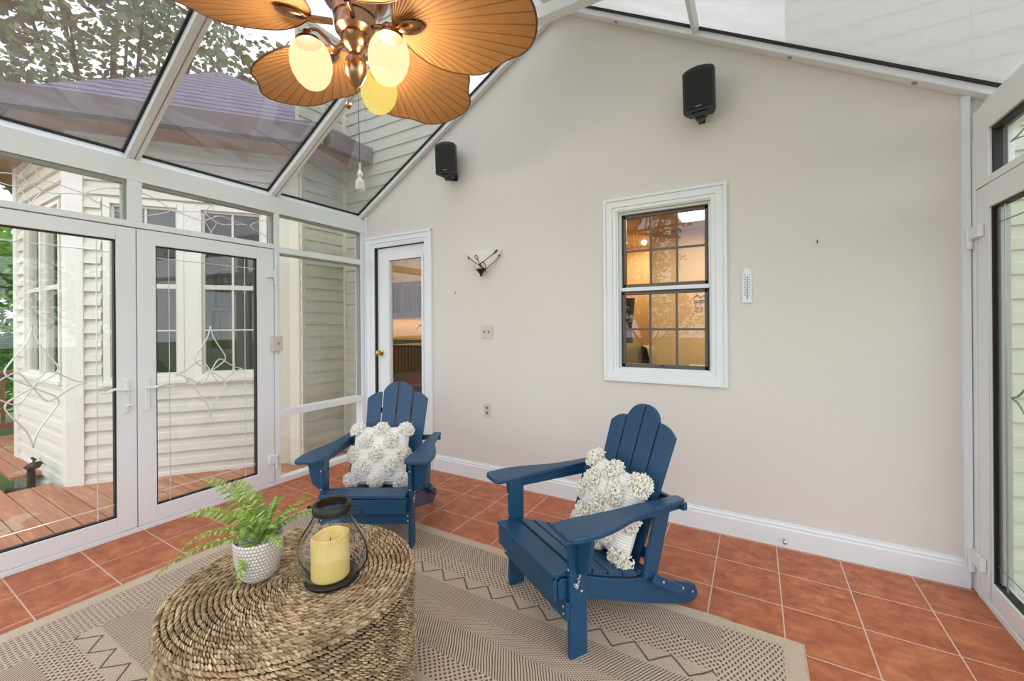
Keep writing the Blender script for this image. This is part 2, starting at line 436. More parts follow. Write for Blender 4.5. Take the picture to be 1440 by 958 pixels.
F('sill_rail', [(-.085, .004, 2.082, 2.938, 0, .045)]); F('sill_rail', [(-.085, .004, -1.72, .12, 0, .1)])
tracks = []
for y0, y1 in ((1.152, 2.036), (.245, 1.073)):
    F('inner_track', [(-.06, -.012, y0, y1, 2.305, 2.33), (-.06, -.012, y1-.02, y1, 2.062, 2.305)], 'graymetal')
F('inner_track', [(-.06, -.012, 2.082, 2.938, 2.312, 2.33), (-.06, -.012, 2.924, 2.938, 2.046, 2.312)], 'graymetal')
F('inner_track', [(-.06, -.012, 2.924, 2.938, .632, 1.992), (-.06, -.012, 2.082, 2.938, 1.975, 1.992)], 'graymetal')
# small conduit and junction box on the post
jb = empty('junction_box', (XL+.001, 2.04, 1.145), label='small white electrical box on the post beside the glass door', cat='electrical box')
MB().box(0, .028, -.04, .05, 0, .13).build('box', 'plate', jb, .004)
MB().box(.028, .031, .008, .018, .055, .08).build('slot', 'platedark', jb)
MB().tube([(.012, .004, .13), (.012, .004, .83), (.012, .004, .86), (.004, .004, .88)], .006, 8).build('conduit', 'white', jb, smooth=True)

panes = []
def window_struct(n, loc, panebox, label, extra=None, mat='glass'):
    w = empty('window_%d' % n, loc, label=label, cat='window', kind=ST)
    q = MB(); q.box(*panebox); q.build('pane', mat, w)
    return w
def ogee(cy, cz, hh, hw, r=.0042, x=0, sw=.30, sw2=.30):
    q = MB()
    V = [(0,1), (-.10,.74), (-.37,.43), (-.46,.30), (-.42,.21), (-.30,.14), (0,0), (.30,-.14), (.42,-.21), (.46,-.30), (.37,-.43), (.10,-.74), (0,-1)]
    for sg in (1, -1):
        q.tube(cat([(x, cy+sg*p*hh*.64, cz+z*hh) for p, z in V], 5), r, 6)
        q.tube(cat([(x, cy+z*hw, cz+sg*p*hh*.56) for p, z in V], 5), r, 6)
    return q
# transom windows left
w = window_struct(1, (XL-.03, 0, 0), (-.004, .002, .245, 1.053, 2.062, 2.306), 'transom window with etched ogee lines above the left glass door')
q = ogee(.66, 2.185, .13, .26, .003, .004)
for sy, ey in ((1, .245), (-1, 1.053)):
    q.tube(cat([(.004, ey, 2.265), (.004, ey+sy*.07, 2.25), (.004, ey+sy*.17, 2.185), (.004, ey+sy*.07, 2.13), (.004, ey, 2.11)], 5), .003, 6)
q.build('etched_ornament', 'came', w, smooth=True)
w = window_struct(2, (XL-.03, 0, 0), (-.004, .002, 1.152, 2.016, 2.062, 2.306), 'transom window with etched ogee lines above the right glass door')
q = ogee(1.57, 2.185, .12, .26, .003, .004)
for sy, ey in ((1, 1.152), (-1, 2.016)):
    q.tube(cat([(.004, ey, 2.265), (.004, ey+sy*.06, 2.25), (.004, ey+sy*.16, 2.185), (.004, ey+sy*.06, 2.13), (.004, ey, 2.11)], 5), .003, 6)
q.build('etched_ornament', 'came', w, smooth=True)
w = window_struct(3, (XL-.03, 0, 0), (-.004, .002, 2.082, 2.924, 2.046, 2.312), 'small top pane between the glass door and the gable wall')
q = ogee(2.5, 2.18, .11, .22, .002, .004); q.build('etched_ornament', 'came', w, smooth=True)
window_struct(4, (XL-.03, 0, 0), (-.004, .002, 2.082, 2.924, .632, 1.975), 'tall fixed pane between the glass door and the gable wall')
window_struct(5, (XL-.03, 0, 0), (-.004, .002, 2.082, 2.93, .045, .572), 'low fixed pane behind the left blue chair')
window_struct(6, (XL-.03, 0, 0), (-.004, .002, -1.72, .12, .1, 2.022), 'fixed pane of the glazed wall beyond the left door')
window_struct(7, (XL-.03, 0, 0), (-.004, .002, -1.72, .165, 2.062, 2.33), 'transom pane beyond the left door')

# ---- glass doors left
def hinge(parent, x, y, z0, z1, s=1, dy=.05):
    q = MB(); q.box(x, x+.022*s, y-dy, y+.012, z0+(z1-z0)*.45, z1)
    q.lathe([(.001, z0), (.012, z0), (.012, z1), (.001, z1)], 12, (x+.012*s, y+.018, 0))
    return q.build('hinge', 'white', parent, .002)
def glass_door(n, xx, y0, y1, z0, z1, gy0, gy1, gz0, gz1, s, label, hy=None, handle=None, hdir=0):
    # s = +1 when the room is on the +x side
    d = empty('door_%d' % n, (xx, 0, 0), label=label, cat='door', kind=ST)
    X = lambda a, c: (a*s, c*s)
    q = MB()
    q.box(*X(-.06, -.002), y0, gy0, z0, z1); q.box(*X(-.06, -.002), gy1, y1, z0, z1)
    q.box(*X(-.06, -.002), gy0, gy1, z0, gz0); q.box(*X(-.06, -.002), gy0, gy1, gz1, z1)
    q.build('door_frame', 'white', d, .003)
    g = .008; q = MB()
    q.box(*X(-.045, -.012), gy0, gy0+g, gz0, gz1); q.box(*X(-.045, -.012), gy1-g, gy1, gz0, gz1)
    q.box(*X(-.045, -.012), gy0, gy1, gz0, gz0+g); q.box(*X(-.045, -.012), gy0, gy1, gz1-g, gz1)
    q.build('gasket', 'gasket', d)
    MB().box(*X(-.034, -.026), gy0+.004, gy1-.004, gz0+.004, gz1-.004).build('pane', 'glassdoor', d)
    q = ogee((gy0+gy1)/2+.003, 1.02, .345, .225, .0042, -.024*s, )
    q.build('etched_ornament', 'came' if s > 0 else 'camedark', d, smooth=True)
    q = MB(); r = .0028; x = -.0245*s
    for yy in (gy0+.082, gy1-.086): q.tube([(x, yy, gz0+.005), (x, yy, gz1-.005)], r, 6)
    q.tube([(x, gy0+.005, gz1-.082), (x, gy1-.005, gz1-.082)], r, 6); q.tube([(x, gy0+.005, gz0+.085), (x, gy1-.005, gz0+.085)], r, 6)
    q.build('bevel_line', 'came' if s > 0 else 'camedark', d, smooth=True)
    if hy:
        for a, c in ((1.712, 1.84), (.14, .262)): hinge(d, 0, hy, a, c, s)
    if handle:
        h = MB().box(*X(0, .009), handle-.014, handle+.014, .80, 1.02).build('handle_plate', 'white', d, .003)
        q = MB(); q.tube([(.005*s, handle, .955), (.045*s, handle, .955)], .009, 10)
        q.tube(cat([(.045*s, handle, .955), (.05*s, handle+hdir*.03, .955), (.05*s, handle+hdir*.07, .966), (.048*s, handle+hdir*.10, .95), (.05*s, handle+hdir*.135, .952)], 5), [.009]*8+[.008]*8+[.006]*5, 8)
        q.build('lever', 'white', h, smooth=True, label='curved white lever')
        if n == 1:
            MB().tube([(.008*s, handle, .85), (.02*s, handle, .85), (.022*s, handle+.03, .853)], .007, 8).build('thumb_turn', 'white', h, smooth=True)
    return d
glass_door(1, XL, .203, 1.117, .034, 2.014, .300, 1.016, .132, 1.926, 1, 'left leaf of the white double glass doors to the deck, cream lever at its right edge', handle=1.062, hdir=-1)
glass_door(2, XL, 1.122, 2.030, .034, 2.014, 1.222, 1.893, .137, 1.918, 1, 'right leaf of the white double glass doors, hinged beside the tall fixed pane', hy=2.020, handle=1.170, hdir=1)

# ---- right glazed wall
wr = empty('wall_right', (XR, 0, 0), label='white framed glazed wall at the right edge', cat='wall', kind=ST)
q = MB(); q.prism([(0, 2.27), (0, 2.398), (.02, 2.415), (.035, 2.45), (.06, 2.475), (.12, 2.475), (.12, 2.27)], 'y', YF, YB-.035); q.build('eave_beam', 'white', wr)
F('post', [(0, .085, 2.945, YB, 0, 2.27)], parent=wr)
F('post', [(0, .085, 1.92, 2.0, 0, 2.27)], parent=wr); F('post', [(0, .085, -1.8, -1.7, 0, 2.27)], parent=wr)
F('mullion', [(-.001, .085, 2.815, 2.945, 2.012, 2.27)], parent=wr)
F('head_rail', [(0, .085, 2.0, 2.945, 2.012, 2.047)], parent=wr); F('threshold', [(-.004, .085, 2.0, 2.945, 0, .03)], parent=wr)
F('head_rail', [(0, .085, -1.7, 1.92, 2.012, 2.047)], parent=wr); F('sill_rail', [(0, .085, -1.7, 1.92, 0, .1)], parent=wr)
F('inner_track', [(.012, .06, 2.80, 2.815, 2.047, 2.27), (.012, .06, 2.0, 2.815, 2.252, 2.27)], 'gasket', parent=wr)
glass_door(3, XR, 2.005, 2.938, .034, 2.008, 2.10, 2.822, .128, 1.898, -1, 'white glass door at the right edge of the photo', hy=None)
dr = bpy.data.objects['door_3']
for a, c in ((1.722, 1.828), (.10, .215)):
    q = MB(); q.box(0, -.022, 2.86, 2.965, a+(c-a)*.45, c); q.lathe([(.001, a), (.014, a), (.014, c), (.001, c)], 14, (-.014, 2.972, 0))
    q.build('hinge', 'white', dr, .002)
MB().box(.026, .06, 2.78, 2.815, .14, 1.89).build('screen_track', 'graymetal', dr, .003)
w = window_struct(8, (XR+.03, 0, 0), (-.002, .004, 2.0, 2.80, 2.047, 2.252), 'transom pane above the right hand glass door')
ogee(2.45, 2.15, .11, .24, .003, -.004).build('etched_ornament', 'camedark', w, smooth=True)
window_struct(9, (XR+.03, 0, 0), (-.002, .004, -1.7, 1.92, .1, 2.012), 'fixed pane of the right glazed wall')
window_struct(10, (XR+.03, 0, 0), (-.002, .004, -1.7, 1.92, 2.047, 2.27), 'transom pane of the right glazed wall')

# ---- front gable (behind the camera)
wf = empty('wall_front', (0, YF, 0), label='white framed glazed gable behind the viewer', cat='wall', kind=ST)
for x in (XL, -2.42, -1.3, -.18, XR-.08):
    F('post', [(x, x+.08, -.08, 0, 0, min(zl(x), zr(x+.08))-.02)], parent=wf)
F('sill_rail', [(XL+.08, XR-.08, -.08, 0, 0, .12)], parent=wf); F('head_rail', [(XL+.08, XR-.08, -.078, -.002, 2.03, 2.12)], parent=wf)
w = empty('window_11', (0, YF-.04, 0), label='large front gable pane', cat='window', kind=ST)
q = MB(); q.prism([(XL+.02, .1), (XR-.02, .1), (XR-.02, zr(XR-.02)-.03), (RX, RZ-.05), (XL+.02, zl(XL+.02)-.03)], 'y', -.003, .003); q.build('pane', 'glass', w)

# ---- glass roof
ce = empty('ceiling', (RX, 0, RZ), label='pitched glass roof on white rafters', cat='roof', kind=ST)
th = atan2(T30, 1)
def slope_M(left):
    # local x along the slope downwards from the ridge, y world, z normal (out)
    d = Vector((-cos(th), 0, -sin(th))) if left else Vector((cos(th), 0, -sin(th)))
    y = Vector((0,1,0)); n = Vector((-sin(th), 0, cos(th))) if left else Vector((sin(th), 0, cos(th)))
    return Matrix(((d.x, y.x, n.x, 0), (d.y, y.y, n.y, 0), (d.z, y.z, n.z, 0), (0,0,0,1)))
ML, MR = slope_M(True), slope_M(False)
LL = (RX-(XL-.1))/cos(th); LR = ((XR+.1)-RX)/cos(th)
def rafter(MM, L, y0, y1, dpt, parent=ce, name='rafter', both=True):
    q = MB(); q.box(.06, L, y0, y1, -dpt, -.002, MM)
    o = q.build(name, 'white', parent, .003)
    g = MB(); g.box(.06, L, y0-.014, y0, -.016, -.002, MM)
    if both: g.box(.06, L, y1, y1+.008, -.016, -.002, MM)
    g.build('gasket', 'gasket', o)
    if both:
        g = MB(); g.box(.06, L, (y0+y1)/2+.004, (y0+y1)/2+.010, -dpt-.0015, -dpt+.004, MM); g.build('groove', 'graymetal', o)
    return o
for y in (1.113, 2.055, .171, -.77): rafter(ML, LL, y-.036, y+.036, .06)
rafter(ML, LL, 2.955, YB-.003, .052, name='wall_rafter', both=False)
rafter(MR, LR, 2.935, YB-.003, .052, name='wall_rafter', both=False)
for y in (2.055-.95, .171, -.77): rafter(MR, LR, y-.036, y+.036, .06)
rafter(ML, LL, YF, YF+.07, .06, name='wall_rafter', both=False); rafter(MR, LR, YF, YF+.07, .06, name='wall_rafter', both=False)
# purlin on the right slope
sP = (-.305-RX)/cos(th)
MB().box(sP-.014, sP+.014, YF+.07, 2.935, -.05, -.002, MR).build('purlin', 'white', ce, .003)
wsh = MB()
for sx in (.55, 1.75, 2.38): wsh.lathe([(.0005, 0), (.013, 0), (.013, .003), (.0005, .003)], 16, M4=MR @ Matrix.Translation((sx, 2.965, -.0555)))
wsh.build('screw_cap', 'graymetal', ce)
MB().box(-.07, .07, YF, YB-.004, -.075, .02).build('ridge_beam', 'white', ce, .004)
zt_ = 3.50-RZ
MB().box(-.47, .47, 2.60, 2.68, zt_, zt_+.085).build('tie_beam', 'white', ce, .003)
MB().box(.0, LL, YF, YB, .0, .008, ML).build('pane', 'roofglass', ce)
MB().box(.0, LR, YF, YB, .0, .008, MR).build('pane', 'roofglass_foggy', ce, label='foggy roof glass')

# ---- casings on the gable wall
def casing(q, x0, x1, z0, z1, w, bottom=True, left=True):
    # stepped moulding, outer bounds x0..x1, z0..z1
    for a, c, dd in ((0, .22, .026), (.22, .72, .018), (.72, 1.0, .012)):
        A, Cc = a*w, c*w
        lx0 = x0+A
        if left: q.box(x0+A, x0+Cc, YB-dd, YB, (z0+A if bottom else z0), z1-A)
        q.box(x1-Cc, x1-A, YB-dd, YB, (z0+A if bottom else z0), z1-A)
        q.box(x0+A, x1-A, YB-dd+.0004, YB, z1-Cc, z1-A)
        if bottom: q.box(x0+A, x1-A, YB-dd+.0004, YB, z0+A, z0+Cc)
d4 = empty('door_4', (D0, YB, 0), label='white interior door with a tall glass lite and brass knob', cat='door', kind=ST)
d4.location = (0, 0, 0)
q = MB(); casing(q, -3.538, -2.624, 0, 2.272, .095, bottom=False)
q.build('casing', 'trim', d4, .002)
q = MB(); q.box(-3.442, D0+.004, YB-.010, YB+.13, 0, 2.17); q.box(D1-.006, -2.718, YB-.008, YB+.13, 0, 2.17); q.box(-3.44, -2.715, YB-.008, YB+.13, 2.162, 2.185)
q.build('jamb', 'trim', d4)
G = (-3.222, -2.785, .30, 2.022)
q = MB(); y0, y1 = YB+.028, YB+.068
q.box(-3.396, G[0], y0, y1, .02, 2.154); q.box(G[1], -2.722, y0, y1, .02, 2.154); q.box(G[0], G[1], y0, y1, .02, G[2]); q.box(G[0], G[1], y0, y1, G[3], 2.154)
q.build('door_panel', 'trim', d4, .002)
q = MB()
for a, c, e, f in ((G[0]-.03, G[0], G[2]-.03, G[3]+.03), (G[1], G[1]+.025, G[2]-.03, G[3]+.03), (G[0], G[1], G[3], G[3]+.03), (G[0], G[1], G[2]-.03, G[2])):
    q.box(a, c, y0-.008, y0+.001, e, f)
q.build('lite_frame', 'trim', d4, .003)
MB().box(G[0], G[1], y0+.016, y0+.022, G[2], G[3]).build('pane', 'glass', d4)
MB().box(-3.408, -3.398, YB+.001, YB+.05, .02, 2.16).build('gap_shade_strip', 'gasket', d4)  # black strip stands in for the dark open gap beside the slab
MB().box(-3.40, -2.72, YB+.02, YB+.05, 2.154, 2.162).build('gap_shade_strip', 'gasket', d4)  # black strip filling the gap above the slab
k = MB(); MK = Matrix.Translation((-3.345, y0, 1.075)) @ Matrix.Rotation(radians(90), 4, 'X')
k.lathe([(.0005, 0), (.032, 0), (.032, .006), (.012, .012), (.011, .035), (.02, .04), (.029, .052), (.029, .066), (.02, .076), (.0005, .08)], 20, M4=MK)
k.build('knob', 'brass', d4, smooth=True, label='round brass knob')

w12 = empty('window_12', (0, 0, 0), label='double hung window with bronze grilles and white casing in the gable wall', cat='window', kind=ST)
q = MB(); casing(q, -.961, -.150, .944, 2.270, .092); q.build('casing', 'trim', w12, .0025)
q = MB()
for i, (t, yy) in enumerate(((.012, -.004), (.026, .030))):
    x0, x1, z0, z1 = W0, W1, WZ0, WZ1
    q.box(x0-.002, x0+t, YB+yy, YB+.13, z0, z1); q.box(x1-t, x1+.002, YB+yy, YB+.13, z0, z1); q.box(x0, x1, YB+yy+.0005, YB+.13, z1-t, z1+.002); q.box(x0, x1, YB+yy+.0005, YB+.13, z0-.002, z0+t)
q.build('window_frame', 'trim', w12, .002)
sx0, sx1 = W0+.026, W1-.026; yS = YB+.04
def sash(z0, z1, yy, nm):
    f = .026; q = MB()
    q.box(sx0, sx0+f, yy, yy+.03, z0, z1); q.box(sx1-f, sx1, yy, yy+.03, z0, z1); q.box(sx0, sx1, yy, yy+.03, z0, z0+f); q.box(sx0, sx1, yy, yy+.03, z1-f, z1)
    s_ = q.build(nm, 'bronze', w12, .002)
    q = MB(); q.box(sx0, sx0+.009, yy-.004, yy+.01, z0, z1); q.box(sx1-.009, sx1, yy-.004, yy+.01, z0, z1); q.box(sx0, sx1, yy-.004, yy+.01, z1-.008, z1)
    q.build('channel', 'bronzedark', s_)
    MB().box(sx0+f, sx1-f, yy+.014, yy+.020, z0+f, z1-f).build('pane', 'glass', s_)
    q = MB(); wx = (sx1-sx0-2*f)/3
    for i in (1, 2): q.box(sx0+f+i*wx-.007, sx0+f+i*wx+.007, yy+.006, yy+.014, z0+f, z1-f)
    zm = (z0+z1)/2; q.box(sx0+f, sx1-f, yy+.0065, yy+.0135, zm-.007, zm+.007)
    q.build('grille', 'bronze', s_, .002)
sash(1.622, WZ1-.026, yS+.02, 'upper_sash'); sash(WZ0+.026, 1.594, yS-.012, 'lower_sash')
MB().box(sx0-.004, sx1+.004, yS-.016, yS+.05, 1.595, 1.622).build('meeting_rail', 'trim', w12, .002)
MB().box(-.565, -.545, yS-.02, yS-.012, WZ0+.038, WZ0+.05).build('sash_lock', 'gasket', w12)

# ---- small wall things
def speaker(label, x, z, yaw, roll=0):
    s = empty('wall_speaker', (x, YB-.005, z), label=label, cat='speaker', group='black speakers on the gable wall')
    R_ = Matrix.Translation((0, -.125, 0)) @ Matrix.Rotation(yaw, 4, 'Z') @ Matrix.Rotation(roll, 4, 'X')
    w_, h_ = .092, .128
    pts = [(-w_, -h_), (w_, -h_), (w_, h_*.92), (w_*.8, h_*1.02), (w_*.4, h_*1.10), (0, h_*1.13), (-w_*.4, h_*1.10), (-w_*.8, h_*1.02), (-w_, h_*.92)]
    q = MB(); n = len(pts); v = []
    for y, sc in ((.075, .72), (.0, 1.0), (-.05, 1.0)):
        v += [R_ @ Vector((p*sc, y, z_)) for p, z_ in pts]
    q.add(v, [tuple(range(n)), tuple(range(2*n, 3*n))[::-1]]+[(k*n+i, k*n+(i+1) % n, (k+1)*n+(i+1) % n, (k+1)*n+i) for k in range(2) for i in range(n)])
    q.build('cabinet', 'black', s, .004)
    q = MB(); q.prism([(a*.86, c*.86) for a, c in pts], 'y', -.056, -.05, R_); q.build('grille', 'grille', s, .002)
    q = MB(); q.box(-.018, .018, -.0575, -.056, -h_*.80, -h_*.76, R_); q.build('badge', 'graymetal', s)
    q = MB(); q.prism([(-.055, -h_), (.055, -h_), (.03, -h_-.028), (-.03, -h_-.028)], 'y', -.035, .03, R_)
    q.box(-.022, .022, -.015, .02, -h_-.045, -h_-.028, R_)
    q.tube([(0, -.10, -h_-.035), (0, -.04, -h_-.02), (0, 0, -h_+.01)], .012, 8); q.box(-.02, .02, -.006, .004, -h_-.02, -h_+.05)
    q.build('bracket', 'black', s, .002)
    return s
speaker('black wall speaker near the left roof slope', -2.335, 2.815, radians(18), radians(4))
speaker('black wall speaker high above the window', -.292, 2.825, radians(-4), radians(6))

sc = empty('wall_sconce', (-2.035, YB, 1.90), label='white half-bowl wall sconce with dark iron scrolls', cat='sconce')
prof = [(.001, -.075), (.04, -.07), (.085, -.045), (.125, -.005), (.155, .04), (.185, .085), (.19, .092), (.182, .09), (.15, .045), (.12, 0), (.08, -.038), (.001, -.066)]
q = MB(); q.lathe(prof, 28, (0, 0, 0), arc=pi, a0=pi, M4=Matrix.Diagonal((1, .62, 1, 1)))
q.build('glass_bowl', 'ceramic', sc, smooth=True)
q = MB(); q.lathe([(.001, -.125), (.009, -.122), (.010, -.105), (.014, -.098), (.03, -.08), (.048, -.062), (.001, -.06)], 20, (0, -.05, 0)); q.build('finial', 'iron', sc, smooth=True)
def bowlp(a, z):      # point on the outside of the bowl
    r = .04
    P = [(-.07, .04), (-.045, .085), (-.005, .125), (.04, .155), (.085, .185)]
    for (z0_, r0_), (z1_, r1_) in zip(P, P[1:]):
        if z0_ <= z <= z1_: r = r0_+(r1_-r0_)*(z-z0_)/(z1_-z0_)
    if z > .085: r = .187
    r += .006; a += .42; return (r*sin(a), -r*cos(a)*.62, z)
q = MB()
A1 = [(-.15, -.062), (-.35, -.035), (-.7, -.01), (-1.05, .03), (-1.25, .05)]
q.tube(cat([bowlp(a, z) for a, z in A1], 4), .0028, 6)
A2 = [(-.2, -.05), (-.42, -.02), (-.05, -.0), (.25, .03), (.55, .065)]
q.tube(cat([bowlp(a, z) for a, z in A2], 4), .0028, 6)
A3 = [(.3, -.06), (.6, -.03), (.85, 0), (1.0, .04)]
q.tube(cat([bowlp(a, z) for a, z in A3], 4), .0024, 6)
A4 = [(-.1, -.06), (-.45, -.03), (-.42, 0), (-.5, .02), (-.62, .035), (-.52, .055), (-.42, .035), (-.5, .012)]
q.tube(cat([bowlp(a, z) for a, z in A4], 4), .0026, 6)
A5 = [(.05, -.06), (.1, -.035), (-.05, -.012), (-.3, -.015), (-.3, -.04), (-.05, -.055)]
q.tube(cat([bowlp(a, z) for a, z in A5], 4), .0026, 6)
for a, z, l in ((.62, .078, .03), (-1.2, .045, .018), (1.02, .05, .012)):
    p0 = Vector(bowlp(a-l*3, z-l*.7)); p1 = Vector(bowlp(a, z)); p2 = Vector(bowlp(a+l*3, z+l*.6))
    q.tube([p0, p0.lerp(p1, .5), p1, p2], [.002, .006, .0095 if l > .02 else .006, .001], 8)
q.build('scrollwork', 'iron', sc, smooth=True)

def plate(name, x, z, wd, ht, label, cat_, kind_):
    s = empty(name, (x, YB, z), label=label, cat=cat_)
    MB().box(-wd/2, wd/2, -.007, 0, -ht/2, ht/2).build('plate', 'plate', s, .003)
    if kind_ == 'switch':
        for dx in (-.024, .022): MB().box(dx-.004, dx+.004, -.018, -.007, -.005, .012).build('toggle', 'platedark', s, .001)
    else:
        for dz in (-.022, .022): MB().box(-.013, .013, -.0085, -.007, dz-.013, dz+.013).build('socket', 'platedark', s, .003)
    return s
plate('light_switch', -2.010, 1.296, .118, .118, 'double ivory switch plate under the sconce', 'light switch', 'switch')
plate('wall_outlet', -2.012, .616, .076, .122, 'ivory power outlet low on the gable wall', 'outlet', 'outlet')
tm = empty('thermometer', (-.041, YB, 1.593), label='small white wall thermometer right of the window', cat='thermometer')
q = MB(); q.prism([(-.027, -.108), (.027, -.108), (.027, .085), (.018, .1), (.008, .112), (-.008, .112), (-.018, .1), (-.027, .085)], 'y', -.012, 0); q.build('case', 'trim', tm, .003)
MB().tube([(.003, -.014, -.085), (.003, -.014, .06)], .0022, 6).build('tube', 'platedark', tm)
q = MB()
for i in range(9): q.box(-.016, -.006, -.0135, -.012, -.06+i*.016, -.056+i*.016); q.box(.010, .018, -.0135, -.012, -.06+i*.016, -.057+i*.016)
q.build('scale_mark', 'platedark', tm)
for lab, x, z, h in (('small metal hook on the bare wall right of the window', .319, 1.842, .018), ('tiny nail left of the switch plate', -2.349, 1.658, .012)):
    q = MB(); q.tube([(0, 0, 0), (0, -.012, 0), (0, -.015, -h*.6), (0, -.012, -h), (0, -.006, -h*.8)], .0022, 6); o = q.build('wall_hook', 'iron')
    o.location = (x, YB, z); tag(o, lab, 'hook')
ds = empty('door_stop', (.148, YB-.016, .055), label='small round metal door stop on the baseboard', cat='door stop')
q = MB(); q.tube([(0, 0, 0), (0, -.045, 0)], .005, 8); q.build('stem', 'silver', ds, smooth=True)
q = MB(); q.ell((0, -.052, 0), .012, .01, .012, 12, 8); q.build('tip', 'silver', ds, smooth=True)
fr = empty('floor_register', (-2.93, 2.40, 0), label='small pale floor vent behind the left blue chair', cat='vent')
q = MB(); q.box(-.10, .10, -.055, .055, 0, .005); q.build('frame', 'plate', fr, .002)
q = MB()
for i in range(8): q.box(-.085+i*.022, -.078+i*.022, -.04, .04, .005, .0056)
q.build('slot', 'platedark', fr)

# ------------------------------------------------------------------ rug
q = MB()
def rugp(u, v):
    x = -1.52+3.04*u; y = -1.22+2.44*v
    e = max(0, abs(y)-1.15)/.07
    y += .006*noise.noise(Vector((x*3, 0, 0)))*e*3
    return (x, y, .008+.0015*noise.noise(Vector((x*4, y*4, 1))))
q.grid(rugp, 120, 60)
rug = empty('area_rug', (-1.35, .895, 0), label='large beige woven jute rug with zigzag bands', cat='rug')
q.build('woven_field', 'rug', rug, smooth=True)
q = MB(); P = [(-1.52, -1.22), (1.52, -1.22), (1.52, 1.22), (-1.52, 1.22)]
q.tube([(x, y, .005) for x, y in P], .005, 6, closed=True); q.box(-1.52, 1.52, -1.22, 1.22, .0005, .003); q.build('binding', 'rugedge', rug)

# ------------------------------------------------------------------ adirondack chairs
def adirondack(label):
    c = empty('adirondack_chair', label=label, cat='chair', group='blue adirondack chairs')
    BV = .004
    for s in (-1, 1):
        L = MB(); L.box(s*.258, s*.280, -.085, 0, 0, .535)
        L.build('leg', 'blue', c, BV)
        br = MB(); br.prism([(s*.280, .535), (s*.372, .535), (s*.372, .50), (s*.352, .40), (s*.34, .375), (s*.31, .352), (s*.280, .335)], 'y', -.055, -.035)
        br.build('arm_bracket', 'blue', c, BV)
        rail = [(.035, .24), (.045, .31), (.02, .322), (-.10, .300), (-.215, .258), (-.363, .214), (-.45, .205), (-.50, .178), (-.56, .142), (-.626, .125), (-.726, .090), (-.757, .072), (-.772, .035), (-.768, .012), (-.75, 0), (-.69, 0), (-.616, .022), (-.45, .075), (-.296, .132), (-.10, .205)]
        MB().prism(rail, 'x', s*.236, s*.257).build('side_rail', 'blue', c, BV)
        po = MB(); po.prism([(-.395, .215), (-.475, .205), (-.575, .533), (-.490, .533)], 'x', s*.260, s*.282); po.build('rear_post', 'blue', c, BV)
        ar = [(.248, .02), (.252, .055), (.262, .07), (.285, .077), (.375, .077), (.395, .068), (.405, .045), (.412, -.05), (.405, -.12), (.385, -.20), (.362, -.28), (.348, -.36), (.344, -.45), (.345, -.575), (.338, -.59), (.292, -.592), (.285, -.575), (.282, -.45), (.272, -.35), (.272, -.25), (.262, -.12), (.250, -.04)]
        MB().prism([(s*a, y) for a, y in ar], 'z', .535, .557).build('armrest', 'blue', c, .005)
        MB().box(s*.283, s*.303, -.605, -.085, .492, .535).build('arm_rail', 'blue', c, BV)
        k = MB(); Mk = Matrix.Translation((s*.284, -.46, .20)) @ Matrix.Rotation(radians(32), 4, 'X')
        k.box(-.012*1, .012, -.20, .02, -.02, .022, Mk); k.build('folding_brace', 'blue', c, BV)
        for y, z, x in ((-.057, .263, .281), (-.735, .045, .258), (-.625, .115, .297), (-.5, .18, .297), (-.585, .515, .304)):
            bl = MB(); bl.ell((s*x, y, z), .003, .0065, .0065, 10, 6); bl.build('bolt', 'silver', c, smooth=True)
        for x, y, z in ((.27, .002, .47), (.27, .002, .36), (.262, .022, .185), (.262, .022, .215)):
            bl = MB(); bl.ell((s*x, y, z), .005, .003, .005, 8, 6); bl.build('bolt', 'silver', c, smooth=True)
    MB().box(-.258, .258, .046, .064, .240, .326).build('apron', 'blue', c, BV)
    MB().box(-.283, .283, .002, .021, .163, .236).build('front_stretcher', 'blue', c, BV)
    sl = [(.018, .334, -.09, .108), (-.088, .314, -.30, .076), (-.170, .287, -.36, .076), (-.252, .259, -.32, .076), (-.334, .237, -.22, .076), (-.415, .222, -.12, .07)]
    for y, z, t, w_ in sl:
        Ms = Matrix.Translation((0, y, z)) @ Matrix.Rotation(-t*1.0 if False else abs(t), 4, 'X')
        hw = .262 if w_ > .1 else .2575
        if y < -.07 and y > -.08: hw = .25
        MB().box(-hw if w_ < .1 else -.256, hw if w_ < .1 else .256, -w_/2, w_/2, -.004, .016, Ms).build('seat_slat', 'blue', c, BV)
    MB2 = Matrix.Translation((0, -.435, .232)) @ Matrix.Rotation(radians(20.8), 4, 'X')
    H = .735
    # back slats fan slightly: x centre grows upwards
    for i, (k0, k1) in enumerate(((-2, -1), (-1, 0), (0, 1), (1, 2))):
        def X(k, t):      # boundary lines
            return k*(.099+.021*t)
        g = .0055
        inner = i in (1, 2)
        pts = [(X(k0, 0)+g, .0), (X(k1, 0)-g, .0)]
        rr = 10
        xr0, xr1 = X(k0, .9)+g, X(k1, .9)-g
        top = []
        for j in range(rr+1):
            u = j/rr
            x = xr1+(xr0-xr1)*u
            if inner:
                a = abs(x)/(X(1, .95)); z = H-.115+.115*sqrt(max(0, 1-min(1, a)**2.3))
            else:
                a = (abs(x)-X(1, .9))/(X(2, .9)-X(1, .9)); z = H-.055-.005-.058*max(0, a)**2.1
                z = H-.078-.058*max(0, a)**2.2
            top.append((x, z))
        pts += top
        MB().prism(pts, 'y', -.020, 0, MB2).build('back_slat', 'blue', c, .0035)
    MB().box(-.20, .20, -.04, -.021, .50, .54, MB2).build('back_crossbar', 'blue', c, BV)
    MB().box(-.335, .335, -.612, -.588, .497, .533).build('back_crossbar', 'blue', c, BV)
    MB().box(-.234, .234, -.045, -.021, .03, .08, MB2).build('back_crossbar', 'blue', c, BV)
    ch = MB()
